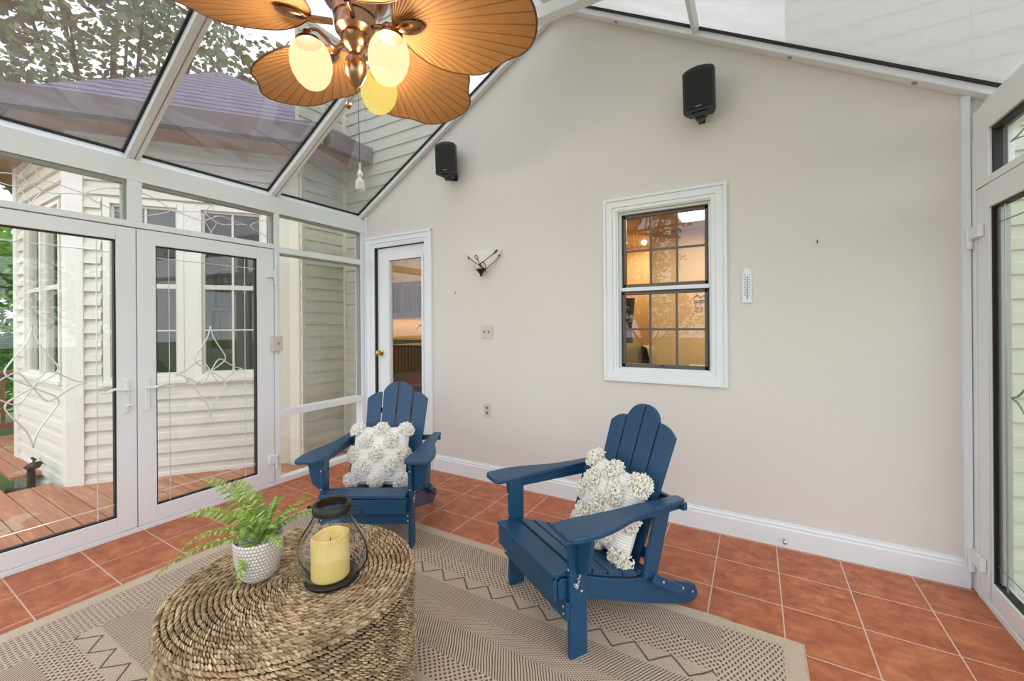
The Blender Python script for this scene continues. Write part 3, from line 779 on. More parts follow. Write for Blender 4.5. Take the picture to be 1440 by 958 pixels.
    P0, P1 = Vector((-.286, -.022, .335)), Vector((-.286, -.062, .275))
    pth = [Vector((-.286, -.055, .40)), Vector((-.287, -.05, .35)), Vector((-.288, -.035, .31)), Vector((-.287, -.03, .29)), Vector((-.286, -.02, .30))]
    for i in range(12):
        t = i/11*(len(pth)-1); k_ = min(int(t), len(pth)-2); p = pth[k_].lerp(pth[k_+1], t-k_)
        R_ = Matrix.Translation(p) @ Matrix.Rotation(i*pi/2, 4, 'Z')
        ch.tube([R_ @ Vector((.005*cos(a), 0, .008*sin(a))) for a in [2*pi*j/8 for j in range(8)]], .0013, 4, closed=True)
    ch.build('chain', 'silver', c, smooth=True, label='short silver safety chain')
    return c
ca = adirondack('navy blue adirondack chair facing out with a square tufted pillow, beside the glass door')
ca.location = (-2.031, 1.708, .009); ca.rotation_euler = (0, 0, radians(208.7))
cb = copy_tree(ca); cb.location = (-.881, 1.700, .009); cb.rotation_euler = (0, 0, radians(147.4))
cb['label'] = 'navy blue adirondack chair seen from its side, in front of the bare wall'

# ------------------------------------------------------------------ pillows
def tuft_mesh(R_, n, seed, ln=.034):
    rnd = random.Random(seed); q = MB()
    q.ell((0, 0, 0), R_*.72, .016, R_*.72, 14, 8)
    for i in range(n):
        u = rnd.random(); a = i*2.39996+rnd.uniform(-.2, .2); el = sqrt((i+.5)/n)
        base = Vector((R_*.70*el*cos(a), -.018*(1-el*el), R_*.70*el*sin(a)))
        d = Vector((cos(a)*el*1.15, -(1.05-.85*el), sin(a)*el*1.15)).normalized()
        sd = d.orthogonal().normalized(); sd = Matrix.Rotation(rnd.uniform(0, 2*pi), 3, d) @ sd
        L = ln*rnd.uniform(.55, .85)
        q.tube([base, base+d*L*.55+sd*L*.12, base+d*L*.85+sd*L*.42, base+d*L*.62+sd*L*.72], [.0040, .0042, .0040, .0028], 5)
    return q
def pillow(label, S=.198, T=.075, tuftmat='tuft', n=130, ts=1.0, tl=1.0):
    p = empty('throw_pillow', label=label, cat='pillow', group='white tufted throw pillows')
    q = MB()
    def shape(u, v, side):
        a, c_ = 2*u-1, 2*v-1
        pin = 1-.05*(1-abs(a)**2)*abs(c_)**4-.0
        x = a*S*(1-.05*(1-c_*c_)); z = c_*S*(1-.05*(1-a*a))
        h = T*max(0, (1-abs(a)**2.6)*(1-abs(c_)**2.6))**.55
        h += .005*noise.noise(Vector((a*3, c_*3, side)))*(1-max(abs(a), abs(c_)))
        return (x, side*h, z)
    q.grid(lambda u, v: shape(u, v, -1), 28, 28); q.grid(lambda u, v: shape(u, v, 1), 28, 28)
    q.build('cushion', 'pillow', p, smooth=True)
    pos = [(-.9, .9), (0, .93), (.9, .9), (-.46, .47), (.45, .5), (-.93, .02), (0, .03), (.93, .04), (-.47, -.44), (.47, -.42), (-.9, -.88), (0, -.9), (.9, -.88)]
    R_ = .2*S
    for i, (a, c_) in enumerate(pos):
        x, y, z = shape((a*.97+1)/2, (c_*.97+1)/2, -1)
        edge = max(abs(a), abs(c_)) > .85
        o = tuft_mesh(.047*ts, n, 100+i, .034*tl).build('tuft', tuftmat, p, smooth=True, fix=False)
        o.location = (x, y+.004, z)
        if edge:
            o.rotation_euler = (radians(-38)*(c_ if abs(c_) > .5 else 0), 0, radians(38)*(a if abs(a) > .5 else 0))
    return p
pa = pillow('square white pillow with round pom-pom tufts on the left blue chair', n=160, ts=1.12, tl=1.08)
def place_on(o, chair, loc, rx, ry, rz):
    # chair-local placement turned into a world transform
    Mc = Matrix.Translation(chair.location) @ Matrix.Rotation(chair.rotation_euler[2], 4, 'Z')
    Ml = Matrix.Translation(loc) @ Matrix.Rotation(rz, 4, 'Z') @ Matrix.Rotation(rx, 4, 'X') @ Matrix.Rotation(ry, 4, 'Y')
    o.matrix_world = Mc @ Ml
    l, r, s_ = (Mc @ Ml).decompose(); o.location = l; o.rotation_euler = r.to_euler(); o.scale = (1,1,1)
# pillow front is local -y; chair faces +y
place_on(pa, ca, (.04, -.372, .452), radians(-22), 0, pi)
pb = pillow('shaggy cream pillow tilted on the side-facing blue chair', tuftmat='creamtuft', n=170, T=.085, ts=1.12, tl=1.15)
place_on(pb, cb, (-.045, -.408, .452), radians(-15), radians(5), pi-radians(2))

# ------------------------------------------------------------------ woven table
TC, TR, TH = (-1.469, .931), .420, .430
tb = empty('woven_coffee_table', (TC[0], TC[1], .009), label='round braided seagrass drum table with a fern and a lantern', cat='table')
H = TH-.009
q = MB(); q.lathe([(.001, 0), (TR-.02, 0), (TR-.016, H-.03), (TR-.03, H-.014), (.001, H-.014)], 64); q.build('core', 'drum', tb)
BS, BR = 6, 5
def bead(q, c, t, nrm, L, w_, h_):
    t = t.normalized(); nrm = (nrm-t*nrm.dot(t)).normalized(); s_ = t.cross(nrm)
    v = []; 
    for i in range(BR):
        a = -pi/2+pi*(i+.5)/BR*.98; cc = cos(a)**.8; st = sin(a)
        for k in range(BS):
            b_ = 2*pi*k/BS
            v.append(c+t*(st*L)+s_*(cos(b_)*w_*cc)+nrm*(sin(b_)*h_*cc))
    o = len(q.v); q.v += [tuple(p) for p in v]
    for i in range(BR-1):
        for k in range(BS): q.f.append((o+i*BS+k, o+i*BS+(k+1) % BS, o+(i+1)*BS+(k+1) % BS, o+(i+1)*BS+k))
    q.f.append(tuple(o+k for k in range(BS))[::-1]); q.f.append(tuple(o+(BR-1)*BS+k for k in range(BS)))
rnd = random.Random(3)
def braid(q, P, Tg, Nn, length, w_, closed=True):
    # one twisted rope: slanted overlapping strands laid along the row
    n = max(5, int(length/.0125))
    for i in range(n):
        s_ = i/n*length
        j = lambda a: rnd.uniform(-a, a)
        c = P(s_+j(.001)); t = Tg(s_); nn = Nn(s_); side = t.cross(nn).normalized()
        cc = c+nn*(j(.0015)+.0005)+side*j(.0010)
        tt = (t+side*(.62+j(.16))+nn*j(.15))
        bead(q, cc, tt, nn, .0125*rnd.uniform(.85, 1.2), w_*.25*rnd.uniform(.85, 1.2), .0072*rnd.uniform(.8, 1.2))
pitch = .0172
q = MB(); r = .012
while r < TR-.004:
    L = 2*pi*r
    ph = rnd.random()*6
    P = lambda s_, r=r, ph=ph: Vector((r*cos(s_/r+ph), r*sin(s_/r+ph), H-.008))
    Tg = lambda s_, r=r, ph=ph: Vector((-sin(s_/r+ph), cos(s_/r+ph), 0))
    braid(q, P, Tg, lambda s_: Vector((0,0,1)), L, pitch)
    r += pitch
q.build('braided_top', 'rope', tb, smooth=True, fix=False)
q = MB(); z = H-.022
while z > .004:
    r = TR-.006 if z < H-.03 else TR-.009
    ph = rnd.random()*6
    P = lambda s_, r=r, ph=ph, z=z: Vector((r*cos(s_/r+ph), r*sin(s_/r+ph), z))
    Tg = lambda s_, r=r, ph=ph: Vector((-sin(s_/r+ph), cos(s_/r+ph), 0))
    Nn = lambda s_, r=r, ph=ph: Vector((cos(s_/r+ph), sin(s_/r+ph), .0))
    braid(q, P, Tg, Nn, 2*pi*r, pitch)
    z -= pitch*.97
q.build('braided_side', 'rope', tb, smooth=True, fix=False)

# ------------------------------------------------------------------ fern in a pot
PZ = TH+.003
fp = empty('potted_fern', (-1.592, .850, PZ), label='green fern in a white dimpled pot on the woven table', cat='plant')
q = MB(); q.lathe([(.001, 0), (.038, 0), (.050, .004), (.060, .015), (.070, .042), (.078, .080), (.081, .118), (.082, .144), (.080, .148), (.076, .147), (.075, .125), (.073, .118), (.001, .118)], 48)
q.build('pot', 'pot', fp, smooth=True)
q = MB(); rr = random.Random(5)
for i in range(150):
    a = rr.uniform(0, 2*pi); d = .070*sqrt(rr.random()); s_ = rr.uniform(.006, .011)
    q.ell((d*cos(a), d*sin(a), .124+rr.uniform(-.003, .005)), s_, s_*.8, s_*.6, 6, 4)
q.build('pebbles', 'soil', fp, smooth=True)
def frond(tip, arch, wid=.032, n=26, twist=0, droop=0.0, taper=1.0, base=(0,0,.125), seed=0, sparse=0):
    rnd = random.Random(seed); base = Vector(base); tip = Vector(tip)
    mid = (base+tip)/2+Vector((0, 0, arch)); m2 = base.lerp(tip, .25)+Vector((0, 0, arch*1.0)); m3 = base.lerp(tip, .75)+Vector((0, 0, arch*.9-droop))
    path = bez([base, m2, m3, tip], 40); q = MB(); st = MB()
    st.tube(path, [.0022-.0016*i/40 for i in range(41)], 5)
    horiz = (tip-base); horiz.z = 0
    side0 = horiz.cross(Vector((0,0,1))).normalized() if horiz.length > 1e-4 else Vector((1,0,0))
    for i in range(n):
        t = .14+.86*i/(n-1); k = t*40; k0 = min(int(k), 39); p = path[k0].lerp(path[k0+1], k-k0); tg = (path[k0+1]-path[k0]).normalized()
        side = (side0-tg*side0.dot(tg)).normalized(); nn = side.cross(tg)
        side = (side*cos(twist)+nn*sin(twist)).normalized(); nn = tg.cross(side)
        w_ = wid*(sin(pi*min(1, (t*.93+.10)))**.6)*(1-.45*t)*taper
        for sd in (-1, 1):
            L = w_*rnd.uniform(.88, 1.1); dr = (side*sd*.92+tg*.42+nn*rnd.uniform(-.15, .15)-Vector((0,0,.12))).normalized()
            h = Vector(tg)*(.0042+.05*L); c1 = p+dr*L*.35; c2 = p+dr*L*.75+Vector((0,0,-.001)); c3 = p+dr*L+Vector((0,0,-.003))
            up = nn*.0009
            v = [p-h*.45, p+h*.45, c1+h*.8+up, c1-h*.7+up, c2+h*.5, c2-h*.4, c3]
            q.add(v, [(0,1,2,3), (3,2,4,5), (5,4,6)])
    return q, st
O = Vector((-1.592, .850, PZ))
fr_specs = [  # tip in world coordinates, arch, leaflet length, twist
    ((-1.905, .80, .748), .10, .042, .5), ((-1.83, .86, .715), .12, .046, .7), ((-1.80, .70, .660), .09, .042, .6),
    ((-1.760, .648, .548), .10, .020, .9), ((-1.695, .560, .530), .085, .020, .9), ((-1.78, .95, .665), .10, .036, .4),
    ((-1.650, .985, .665), .07, .030, .2), ((-1.600, 1.090, .628), .075, .032, .1), ((-1.49, 1.045, .618), .055, .030, -.2),
    ((-1.435, .850, .570), .055, .028, -.5), ((-1.53, .745, .452), .075, .036, .2), ((-1.50, .955, .665), .05, .030, 0),
    ((-1.66, .80, .672), .06, .036, .3), ((-1.62, .935, .70), .04, .032, .6), ((-1.70, .93, .64), .05, .03, .3), ((-1.49, .86, .63), .05, .03, -.3), ((-1.60, .79, .60), .07, .034, .2)]
for i, (tp, ar, wd, tw_) in enumerate(fr_specs):
    t_ = Vector(tp)-O
    q, st = frond(t_, ar, wd, 30, tw_, seed=i, base=(.012*cos(i), .012*sin(i), .12))
    o = q.build('frond', 'fern', fp, fix=False); st.build('stem', 'fernstem', o, smooth=True)

# ------------------------------------------------------------------ lantern and candle
LZ = TH+.003
ln = empty('glass_lantern', (-1.345, .980, LZ), label='rounded clear glass lantern with black metal rim and base holding a candle', cat='lantern'); ln.scale = (1, 1, .915)
q = MB(); q.lathe([(.001, 0), (.088, 0), (.094, .004), (.096, .013), (.09, .018), (.082, .015), (.001, .012)], 40); q.build('base', 'blackiron', ln, smooth=True)
gp = [(.078, .018), (.10, .035), (.118, .065), (.124, .095), (.120, .13), (.106, .17), (.085, .205), (.068, .235), (.060, .262), (.060, .285)]
inn = [(r_-.003, z_) for r_, z_ in gp[::-1]]
q = MB(); q.lathe(gp+inn, 48); q.build('glass_bulb', 'lglass', ln, smooth=True)
q = MB(); q.lathe([(.060, .268), (.067, .27), (.068, .296), (.064, .302), (.053, .302), (.053, .296), (.057, .290), (.057, .268), (.060, .268)], 40); q.build('rim', 'blackiron', ln, smooth=True)
ra = radians(30); ex = Vector((cos(ra), sin(ra), 0))
for sg in (1, -1):
    q = MB(); q.tube(cat([ex*sg*(r_+.004)+Vector((0,0,z_)) for r_, z_ in [(.086, .014)]+gp[1:]], 3), .0032, 6); q.build('strap', 'blackiron', ln, smooth=True)
q = MB(); cx = ex*.086+Vector((0,0,.275)); q.tube([cx+ex*(.024*cos(a))+Vector((0,0,.02*sin(a))) for a in [2*pi*i/16 for i in range(16)]], .0032, 6, closed=True); q.build('ear_ring', 'blackiron', ln, smooth=True)
q = MB(); q.tube([-ex*.064+Vector((0,0,.282)), -ex*.085+Vector((0,0,.284))], .004, 6); q.ell(tuple(-ex*.086+Vector((0,0,.284))), .007, .007, .007, 8, 6); q.build('pin', 'blackiron', ln, smooth=True)
cd = empty('pillar_candle', (-1.349, .974, LZ+.0135), label='yellow pillar candle inside the glass lantern', cat='candle'); cd.scale = (1, 1, .93)
q = MB(); seg = 40; pr = [(.001, 0), (.062, 0), (.066, .004), (.066, .15)]
q.lathe(pr, seg)
v = []; n = seg
def topz(a): return .160+.007*sin(a+1.2)+.003*sin(3*a)
rows = [(.066, lambda a: .15), (.066, lambda a: topz(a)), (.062, lambda a: topz(a)+.003), (.055, lambda a: topz(a)-.004), (.050, lambda a: .140), (.03, lambda a: .134), (.0005, lambda a: .133)]
v = [(r_*cos(2*pi*i/n), r_*sin(2*pi*i/n), fz(2*pi*i/n)) for r_, fz in rows for i in range(n)]
q.add(v, [(k*n+i, k*n+(i+1) % n, (k+1)*n+(i+1) % n, (k+1)*n+i) for k in range(len(rows)-1) for i in range(n)])
q.build('wax', 'candle', cd, smooth=True)
MB().tube([(0, 0, .133), (0, 0, .148)], .0015, 6).build('wick', 'gasket', cd)

# ------------------------------------------------------------------ ceiling fan
FX, FY = -1.292, 1.055
fan = empty('ceiling_fan', (FX, FY, 2.30), label='copper ceiling fan with five palm leaf blades and three globe lights', cat='ceiling fan')
def pol(phi, r, z): a = radians(120.33-phi); return Vector((r*cos(a), r*sin(a), z))
q = MB(); q.tube([(0, 0, .45), (0, 0, RZ-2.30-.11)], .014, 12); q.build('downrod', 'copper', fan, smooth=True)
q = MB(); q.lathe([(.001, 1.40), (.07, 1.41), (.075, 1.45), (.07, 1.47), (.001, 1.47)], 24); q.build('canopy', 'copper', fan, smooth=True)
q = MB(); q.lathe([(.001, .50), (.05, .50), (.10, .475), (.135, .44), (.14, .38), (.135, .32), (.11, .275), (.085, .255), (.083, .235), (.078, .215), (.001, .215)], 40); q.build('motor_housing', 'copper', fan, smooth=True)
q = MB(); q.lathe([(.001, .22), (.072, .222), (.076, .19), (.072, .165), (.05, .15), (.056, .14), (.05, .115), (.036, .10), (.022, .09), (.018, .075), (.001, .075)], 36); q.build('switch_cup', 'copper', fan, smooth=True)
q = MB(); q.lathe([(.001, .09), (.020, .085), (.036, .06), (.041, .03), (.036, -.0), (.021, -.03), (.006, -.045), (.003, -.055), (.001, -.058)], 28); q.build('finial', 'copper', fan, smooth=True)
half = [(.155, .022), (.165, .06), (.19, .115), (.235, .170), (.30, .208), (.37, .228), (.43, .232), (.48, .216), (.52, .188), (.555, .166), (.59, .152), (.625, .134), (.655, .102), (.676, .055), (.683, 0)]
hp = cat([(a, c_, 0) for a, c_ in half], 3)
outline = [(p.x, p.y) for p in hp]+[(p.x, -p.y) for p in hp[::-1][1:]]
def blade_mesh():
    q = MB(); top = []
    n = len(outline); c = (.33, 0)
    K = 8
    def zz(x, y): return -.30*(x-.15)**2*.35-.25*y*y
    v = []
    for th_ in (0, -.004):
        for k in range(K+1):
            s_ = k/K
            for x, y in outline:
                X_, Y_ = c[0]+(x-c[0])*s_, y*s_; v.append((X_, Y_, zz(X_, Y_)+th_))
    f = []
    for lay in (0, 1):
        o = lay*(K+1)*n
        for k in range(K):
            for i in range(n-1): f.append((o+k*n+i, o+k*n+i+1, o+(k+1)*n+i+1, o+(k+1)*n+i))
            f.append((o+k*n+n-1, o+k*n, o+(k+1)*n, o+(k+1)*n+n-1))
    q.add(v, f)
    e = MB(); e.tube([(x, y, zz(x, y)-.002) for x, y in outline], .0042, 6, closed=True)
    return q, e
phis = [24, 96, 168, -120, -48]
b0 = None
for i, ph in enumerate(phis):
    if b0 is None:
        q, e = blade_mesh(); bl = q.build('blade', 'blade', fan, smooth=True); e.build('blade_edge', 'bladeedge', bl, smooth=True)
        h = MB(); h.ell((.215, 0, -.016), .052, .030, .012, 20, 10); h.tube([(.08, 0, .0), (.12, 0, -.008), (.17, 0, -.016)], [.011, .012, .012], 10)
        h.build('blade_bracket', 'copper', bl, smooth=True, label='oval copper blade holder')
        b0 = bl; o = bl
    else:
        o = copy_tree(b0, fan)
    o.location = (0, 0, .178); o.rotation_mode = 'QUATERNION'
    o.rotation_quaternion = (Matrix.Rotation(radians(120.33-ph), 4, 'Z') @ Matrix.Rotation(radians(-11), 4, 'X')).to_quaternion()
LP = [(15, 'globe_yellow'), (113, 'globe'), (-103, 'globe')]
for ph, gm in LP:
    p = pol(ph, .155, .03); d = pol(ph, 1, 0)
    ar = MB(); ar.tube(cat([d*.04+Vector((0,0,.115)), d*.075+Vector((0,0,.10)), d*.105+Vector((0,0,.13)), d*.135+Vector((0,0,.155)), d*.158+Vector((0,0,.15)), d*.162+Vector((0,0,.135))], 5), .0065, 8)
    arm = ar.build('light_arm', 'copper', fan, smooth=True)
    ax = Matrix.Translation(p) @ Matrix.Rotation(radians(8), 4, Vector((-d.y, d.x, 0)))
    cp = MB(); cp.lathe([(.001, .118), (.012, .118), (.014, .10), (.03, .093), (.042, .083), (.046, .070), (.001, .07)], 24, M4=ax); cp.build('lamp_cap', 'copper', arm, smooth=True)
    gl = MB(); gl.lathe([(.001, .080), (.038, .076), (.058, .058), (.070, .030), (.073, 0), (.069, -.032), (.057, -.061), (.038, -.084), (.017, -.095), (.001, -.097)], 32, M4=ax)
    gl.build('globe_shade', gm, arm, smooth=True, label='lit yellow glass globe' if 'yel' in gm else None)
pc = MB(); pc.tube([(.005, .006, -.05), (.012, .006, -.33)], .0012, 5); pch = pc.build('pull_chain', 'iron', fan)
q = MB(); q.lathe([(.001, 0), (.004, -.002), (.004, -.03), (.010, -.04), (.012, -.05), (.006, -.055), (.017, -.075), (.017, -.105), (.001, -.107)], 10, (.012, .006, -.325)); q.build('crystal_pull', 'crystal', pch, label='clear crystal pull')
pc = MB(); pp = Vector((-1.314-FX, 1.039-FY, 2.189-2.30)); pc.tube([(-.02, -.01, .10), (-.022, -.015, 0), tuple(pp)], .0008, 4); pch = pc.build('pull_chain', 'copper', fan)
q = MB(); q.ell(tuple(pp), .011, .011, .013, 12, 8); q.build('pull_ball', 'copper', pch, smooth=True, label='round copper pull')

# ------------------------------------------------------------------ outside: ground, deck
DK = -.06
b = MB(); b.box(-60, 60, -60, 60, -.9, -.8); tag(b.build('ground', 'ground'), 'lawn around the deck', 'ground', kind=ST)
q = MB(); y = -6.0; B0x, B0y = -5.31, 1.22
while y < 3.1:
    y1 = y+.137
    x0, x1 = -8.55, XL-.07
    if y1 > .99 and y < 3.2: x0 = -5.62 if y1 < 1.16 else None
    if x0 is None:
        # boards end against the angled face of the bay
        t = (y-1.22)/.773*.634; x0 = max(-5.31, -5.31+t-.02)
        if y > 2.5: x0 = -4.06
    if y1 > .99 and y < 1.05: x0 = -5.55
    q.box(x0, x1, y, y1-.006, DK-.03, DK); y += .1375
for y in (.985, 1.09): q.box(-8.55, -6.10, y, y+.100, DK-.03, DK)
y = 1.2
while y < 3.0: q.box(-8.55, -7.14, y, y+.1315, DK-.03, DK); y += .1375
o = q.build('deck', 'deck'); tag(o, 'reddish brown deck boards outside the glass doors', 'deck', kind=ST)
rl = empty('deck_railing', (-8.5, 0, DK), label='reddish brown deck railing beyond the bay wall', cat='railing')
for yy in (-3.2, -1.4, .4, 2.2):
    MB().box(-.045, .045, yy-.045, yy+.045, 0, .86).build('post', 'redwood', rl, .004)
MB().box(-.07, .07, -3.3, 2.6, .82, .86).build('top_rail', 'redwood', rl, .004); MB().box(-.02, .02, -3.2, 2.6, .10, .17).build('bottom_rail', 'redwood', rl, .004)
MB().box(-.02, .02, -3.2, 2.6, .42, .47).build('middle_rail', 'redwood', rl, .004)
for i in range(44): MB().box(-.018, .018, -3.12+i*.13, -3.085+i*.13, .17, .82).build('baluster', 'redwood', rl)

# ---- siding helper: p0 (x,y), unit dir, outward normal, list of rects (s0,s1,z0,z1)
def siding(name, p0, dr, nm, rects, mat, parent, c=.127, zb=0.0):
    q = MB(); prof = [(0, .034), (.058, .028), (.066, .015), (.122, .003), (.127, .001)]
    if 'green' in mat: prof = [(0, .015), (.060, .012), (.064, .009), (.123, .002), (.127, .001)]
    for s0, s1, z0, z1 in rects:
        k = math.floor((z0-zb)/c)
        col = []
        while zb+k*c < z1:
            for dz, o in prof:
                z = zb+k*c+dz
                if z0 <= z <= z1: col.append((z, o))
            k += 1
        col = [(z0, col[0][1])]+col+[(z1, col[-1][1])]
        v = []
        for s_ in (s0, s1):
            for z, o in col: v.append((p0[0]+dr[0]*s_+nm[0]*o, p0[1]+dr[1]*s_+nm[1]*o, z))
            for z, o in (col[-1], col[0]): v.append((p0[0]+dr[0]*s_-nm[0]*.05, p0[1]+dr[1]*s_-nm[1]*.05, z))
        n = len(col)+2
        q.add(v, [tuple(range(n)), tuple(range(n, 2*n))[::-1]]+[(i, (i+1) % n, n+(i+1) % n, n+i) for i in range(n)])
    return q.build(name, mat, parent)
def obox(q, p0, dr, nm, s0, s1, o0, o1, z0, z1):
    v = []
    for z in (z0, z1):
        for s_, o in ((s0, o0), (s1, o0), (s1, o1), (s0, o1)): v.append((p0[0]+dr[0]*s_+nm[0]*o, p0[1]+dr[1]*s_+nm[1]*o, z))
    return q.add(v, [(0,3,2,1), (4,5,6,7), (0,1,5,4), (1,2,6,5), (2,3,7,6), (3,0,4,7)])
hs = empty('house_wing', (0, 0, 0), label='cream sided house wing with an angled window bay beyond the glass doors', cat='house')
bd = (.634, .773); bn = (.773, -.634); bp = (-5.31, 1.22)
# window rects on face B: s, z
wB = [(.29, .80, .90, 2.50), (.99, 1.50, .90, 2.50)]
LB = 1.74; ZT = 3.12
siding('angled_wall', bp, bd, bn, [(0, .22, -.35, ZT), (.22, 1.58, -.35, .86), (.22, 1.58, 2.56, ZT), (1.58, LB, -.35, ZT)], 'siding', hs, zb=-.09)
ap = (-5.31, 1.22); ad = (-1, 0); an = (0, -1)
wA = (.20, 1.32, .90, 2.50)
siding('end_wall', ap, ad, an, [(0, .13, -.6, ZT), (.13, 1.39, -.6, .86), (.13, 1.39, 2.56, ZT), (1.39, 1.72, -.6, ZT)], 'siding', hs, zb=-.09)
q = MB(); obox(q, bp, bd, bn, -.02, .10, 0, .040, -.35, ZT); obox(q, ap, ad, an, -.02, .09, 0, .040, -.6, ZT); obox(q, ap, ad, an, 1.66, 1.80, 0, .042, -.6, ZT)
q.build('corner_board', 'corner', hs)
q = MB(); q.prism([(-5.31+.634*1.61+.773*.036, 1.22+.773*1.61-.634*.036), (-5.31+.634*1.755+.773*.036, 1.22+.773*1.755-.634*.036), (-4.022, 2.598), (-4.05, 2.66), (-4.32, 2.66), (-4.32, 2.50)], 'z', -.35, ZT); q.build('corner_board', 'cornergreen', hs)
def bay_window(p0, dr, nm, s0, s1, z0, z1, cols, rows, cas=.05):
    w = MB()
    for a, c_, e, f in ((s0-cas, s0, z0-cas, z1+cas), (s1, s1+cas, z0-cas, z1+cas), (s0, s1, z1, z1+cas), (s0, s1, z0-cas, z0)): obox(w, p0, dr, nm, a, c_, -.04, .042, e, f)
    obox(w, p0, dr, nm, s0-cas-.02, s1+cas+.02, 0, .06, z0-cas-.03, z0-cas+.005)
    W_ = w.build('window', 'corner', hs, .002)
    q = MB(); zm = z0+(z1-z0)*.53; t = .022
    for a, c_ in ((z0, zm), (zm, z1)):
        obox(q, p0, dr, nm, s0, s0+t, -.02, .012, a, c_); obox(q, p0, dr, nm, s1-t, s1, -.02, .012, a, c_); obox(q, p0, dr, nm, s0, s1, -.02, .0115, c_-t, c_); obox(q, p0, dr, nm, s0, s1, -.02, .0115, a, a+t)
        for i in range(1, cols): x = s0+(s1-s0)*i/cols; obox(q, p0, dr, nm, x-.009, x+.009, -.012, .004, a, c_)
        for j in range(1, rows): z = a+(c_-a)*j/rows; obox(q, p0, dr, nm, s0, s1, -.012, .0035, z-.007, z+.007)
    q.build('sash', 'siding', W_)
    q = MB(); obox(q, p0, dr, nm, s0, s1, -.009, -.004, z0, z1); q.build('pane', 'glass', W_)
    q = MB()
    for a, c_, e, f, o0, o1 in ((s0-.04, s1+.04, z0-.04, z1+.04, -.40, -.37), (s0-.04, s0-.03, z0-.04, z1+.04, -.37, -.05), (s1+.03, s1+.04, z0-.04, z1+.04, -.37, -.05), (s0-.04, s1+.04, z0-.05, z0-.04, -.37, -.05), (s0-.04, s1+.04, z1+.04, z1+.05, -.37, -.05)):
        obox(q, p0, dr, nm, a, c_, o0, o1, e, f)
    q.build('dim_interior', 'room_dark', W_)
for s0, s1, z0, z1 in wB: bay_window(bp, bd, bn, s0, s1, z0, z1, 2, 2)
q = MB(); obox(q, bp, bd, bn, .80+.05, 0.99-.05, -.01, .036, .86, 2.55); q.build('window_mullion', 'corner', hs)
bay_window(ap, ad, an, .20, .74, .90, 2.50, 1, 1, .035); bay_window(ap, ad, an, .80, 1.34, .90, 2.50, 1, 1, .03)
# wall facing the sunroom, main house wall
siding('side_wall', (-4.05, 2.585), (0, 1), (1, 0), [(0, .60, -.35, 4.6)], 'siding_green', hs, zb=-.02)
siding('rear_wall', (-4.05, 3.15), (1, 0), (0, -1), [(0, .35, -.35, 5.2)], 'siding_green', hs, zb=-.05)
siding('upper_wall', (-3.72, 3.16), (1, 0), (0, -1), [(0, 6.6, 3.95, 6.4)], 'siding_green', hs, zb=-.05)
siding('upper_wall', (-3.72, 3.16), (1, 0), (0, -1), [(0, 1.1, 2.55, 3.95), (3.9, 4.73, 2.55, 3.95), (4.72, 6.6, -.35, 3.95)], 'siding_green', hs, zb=-.05)
q = MB(); q.box(-4.05, -4.02, 3.11, 3.15, -.35, 4.8); q.build('corner_board', 'cornergreen', hs)
# octagonal hip roof with soffit and gutter
E1, E2, AP = (-5.15, .83), (-3.68, 2.62), Vector((-6.38, 2.94, 4.9)); ZE = 3.30
E0 = (-7.45, .83); E3 = (-3.68, 3.14); E00 = (-9.0, 2.4)
q = MB(); v = [(*E00, ZE), (*E0, ZE), (*E1, ZE), (*E2, ZE), (*E3, ZE), tuple(AP), (-5.2, 4.2, 4.4)]
v2 = [(x, y, z-.03) for x, y, z in v]
q.add(v+v2, [(0,1,5), (1,2,5), (2,3,5), (3,4,6,5), (7,12,8), (8,12,9), (9,12,10), (10,12,13,11), (0,7,8,1), (1,8,9,2), (2,9,10,3), (3,10,11,4)])
q.build('roof', 'shingle', hs)
q = MB(); I = [(-8.6, 2.6), (-7.1, 1.22), (-5.31, 1.22), (-4.05, 2.72), (-4.05, 3.14)]; Eo = [E00, E0, E1, E2, E3]
for i in range(4):
    a, b_, c_, d_ = Eo[i], Eo[i+1], I[i+1], I[i]
    q.add([(*a, ZT), (*b_, ZT), (*c_, ZT), (*d_, ZT), (*a, ZT+.02), (*b_, ZT+.02), (*c_, ZT+.02), (*d_, ZT+.02)], [(0,1,2,3), (7,6,5,4), (0,4,5,1), (1,5,6,2), (2,6,7,3), (3,7,4,0)])
q.build('soffit', 'roofbrown', hs)
q = MB()
for i in range(4):
    a, b_ = Vector((*Eo[i], 0)), Vector((*Eo[i+1], 0)); d = (b_-a).normalized(); n_ = Vector((d.y, -d.x, 0))
    obox(q, (a.x, a.y), (d.x, d.y), (n_.x, n_.y), 0, (b_-a).length, -.01, .10, ZT-.0, ZE-.01)
q.build('gutter', 'fascia', hs)
# spigot and sump pipe
sp = empty('outdoor_spigot', (-6.13, 1.20, .02), label='bronze spigot on the end wall of the bay', cat='spigot')
q = MB(); q.tube([(0, .0, 0), (0, -.08, 0), (0, -.12, -.03)], .018, 8); q.tube([(-.05, -.06, .05), (.05, -.06, .05)], .012, 8); q.tube([(0, -.06, 0), (0, -.06, .05)], .008, 6); q.build('valve', 'rust', sp, smooth=True)
sm = empty('drain_pipe', (-5.78, 1.06, DK-.19), label='dark rusted drain pipe elbow standing against the bay wall', cat='pipe')
q = MB(); q.tube(cat([(0, 0, .0), (0, 0, .16), (0, 0, .28), (.03, 0, .33), (.10, .02, .35)], 5), .028, 12); q.build('riser', 'rust', sm, smooth=True)
q = MB(); q.tube([(0, -.02, .10), (-.10, -.06, .10), (-.22, -.10, .09)], .03, 12); q.box(-.12, .02, -.08, .02, .04, .12); q.build('outlet', 'rust', sm, .004)
MB().box(-.14, .12, -.08, .06, 0, .012).build('base_plate', 'rust', sm)

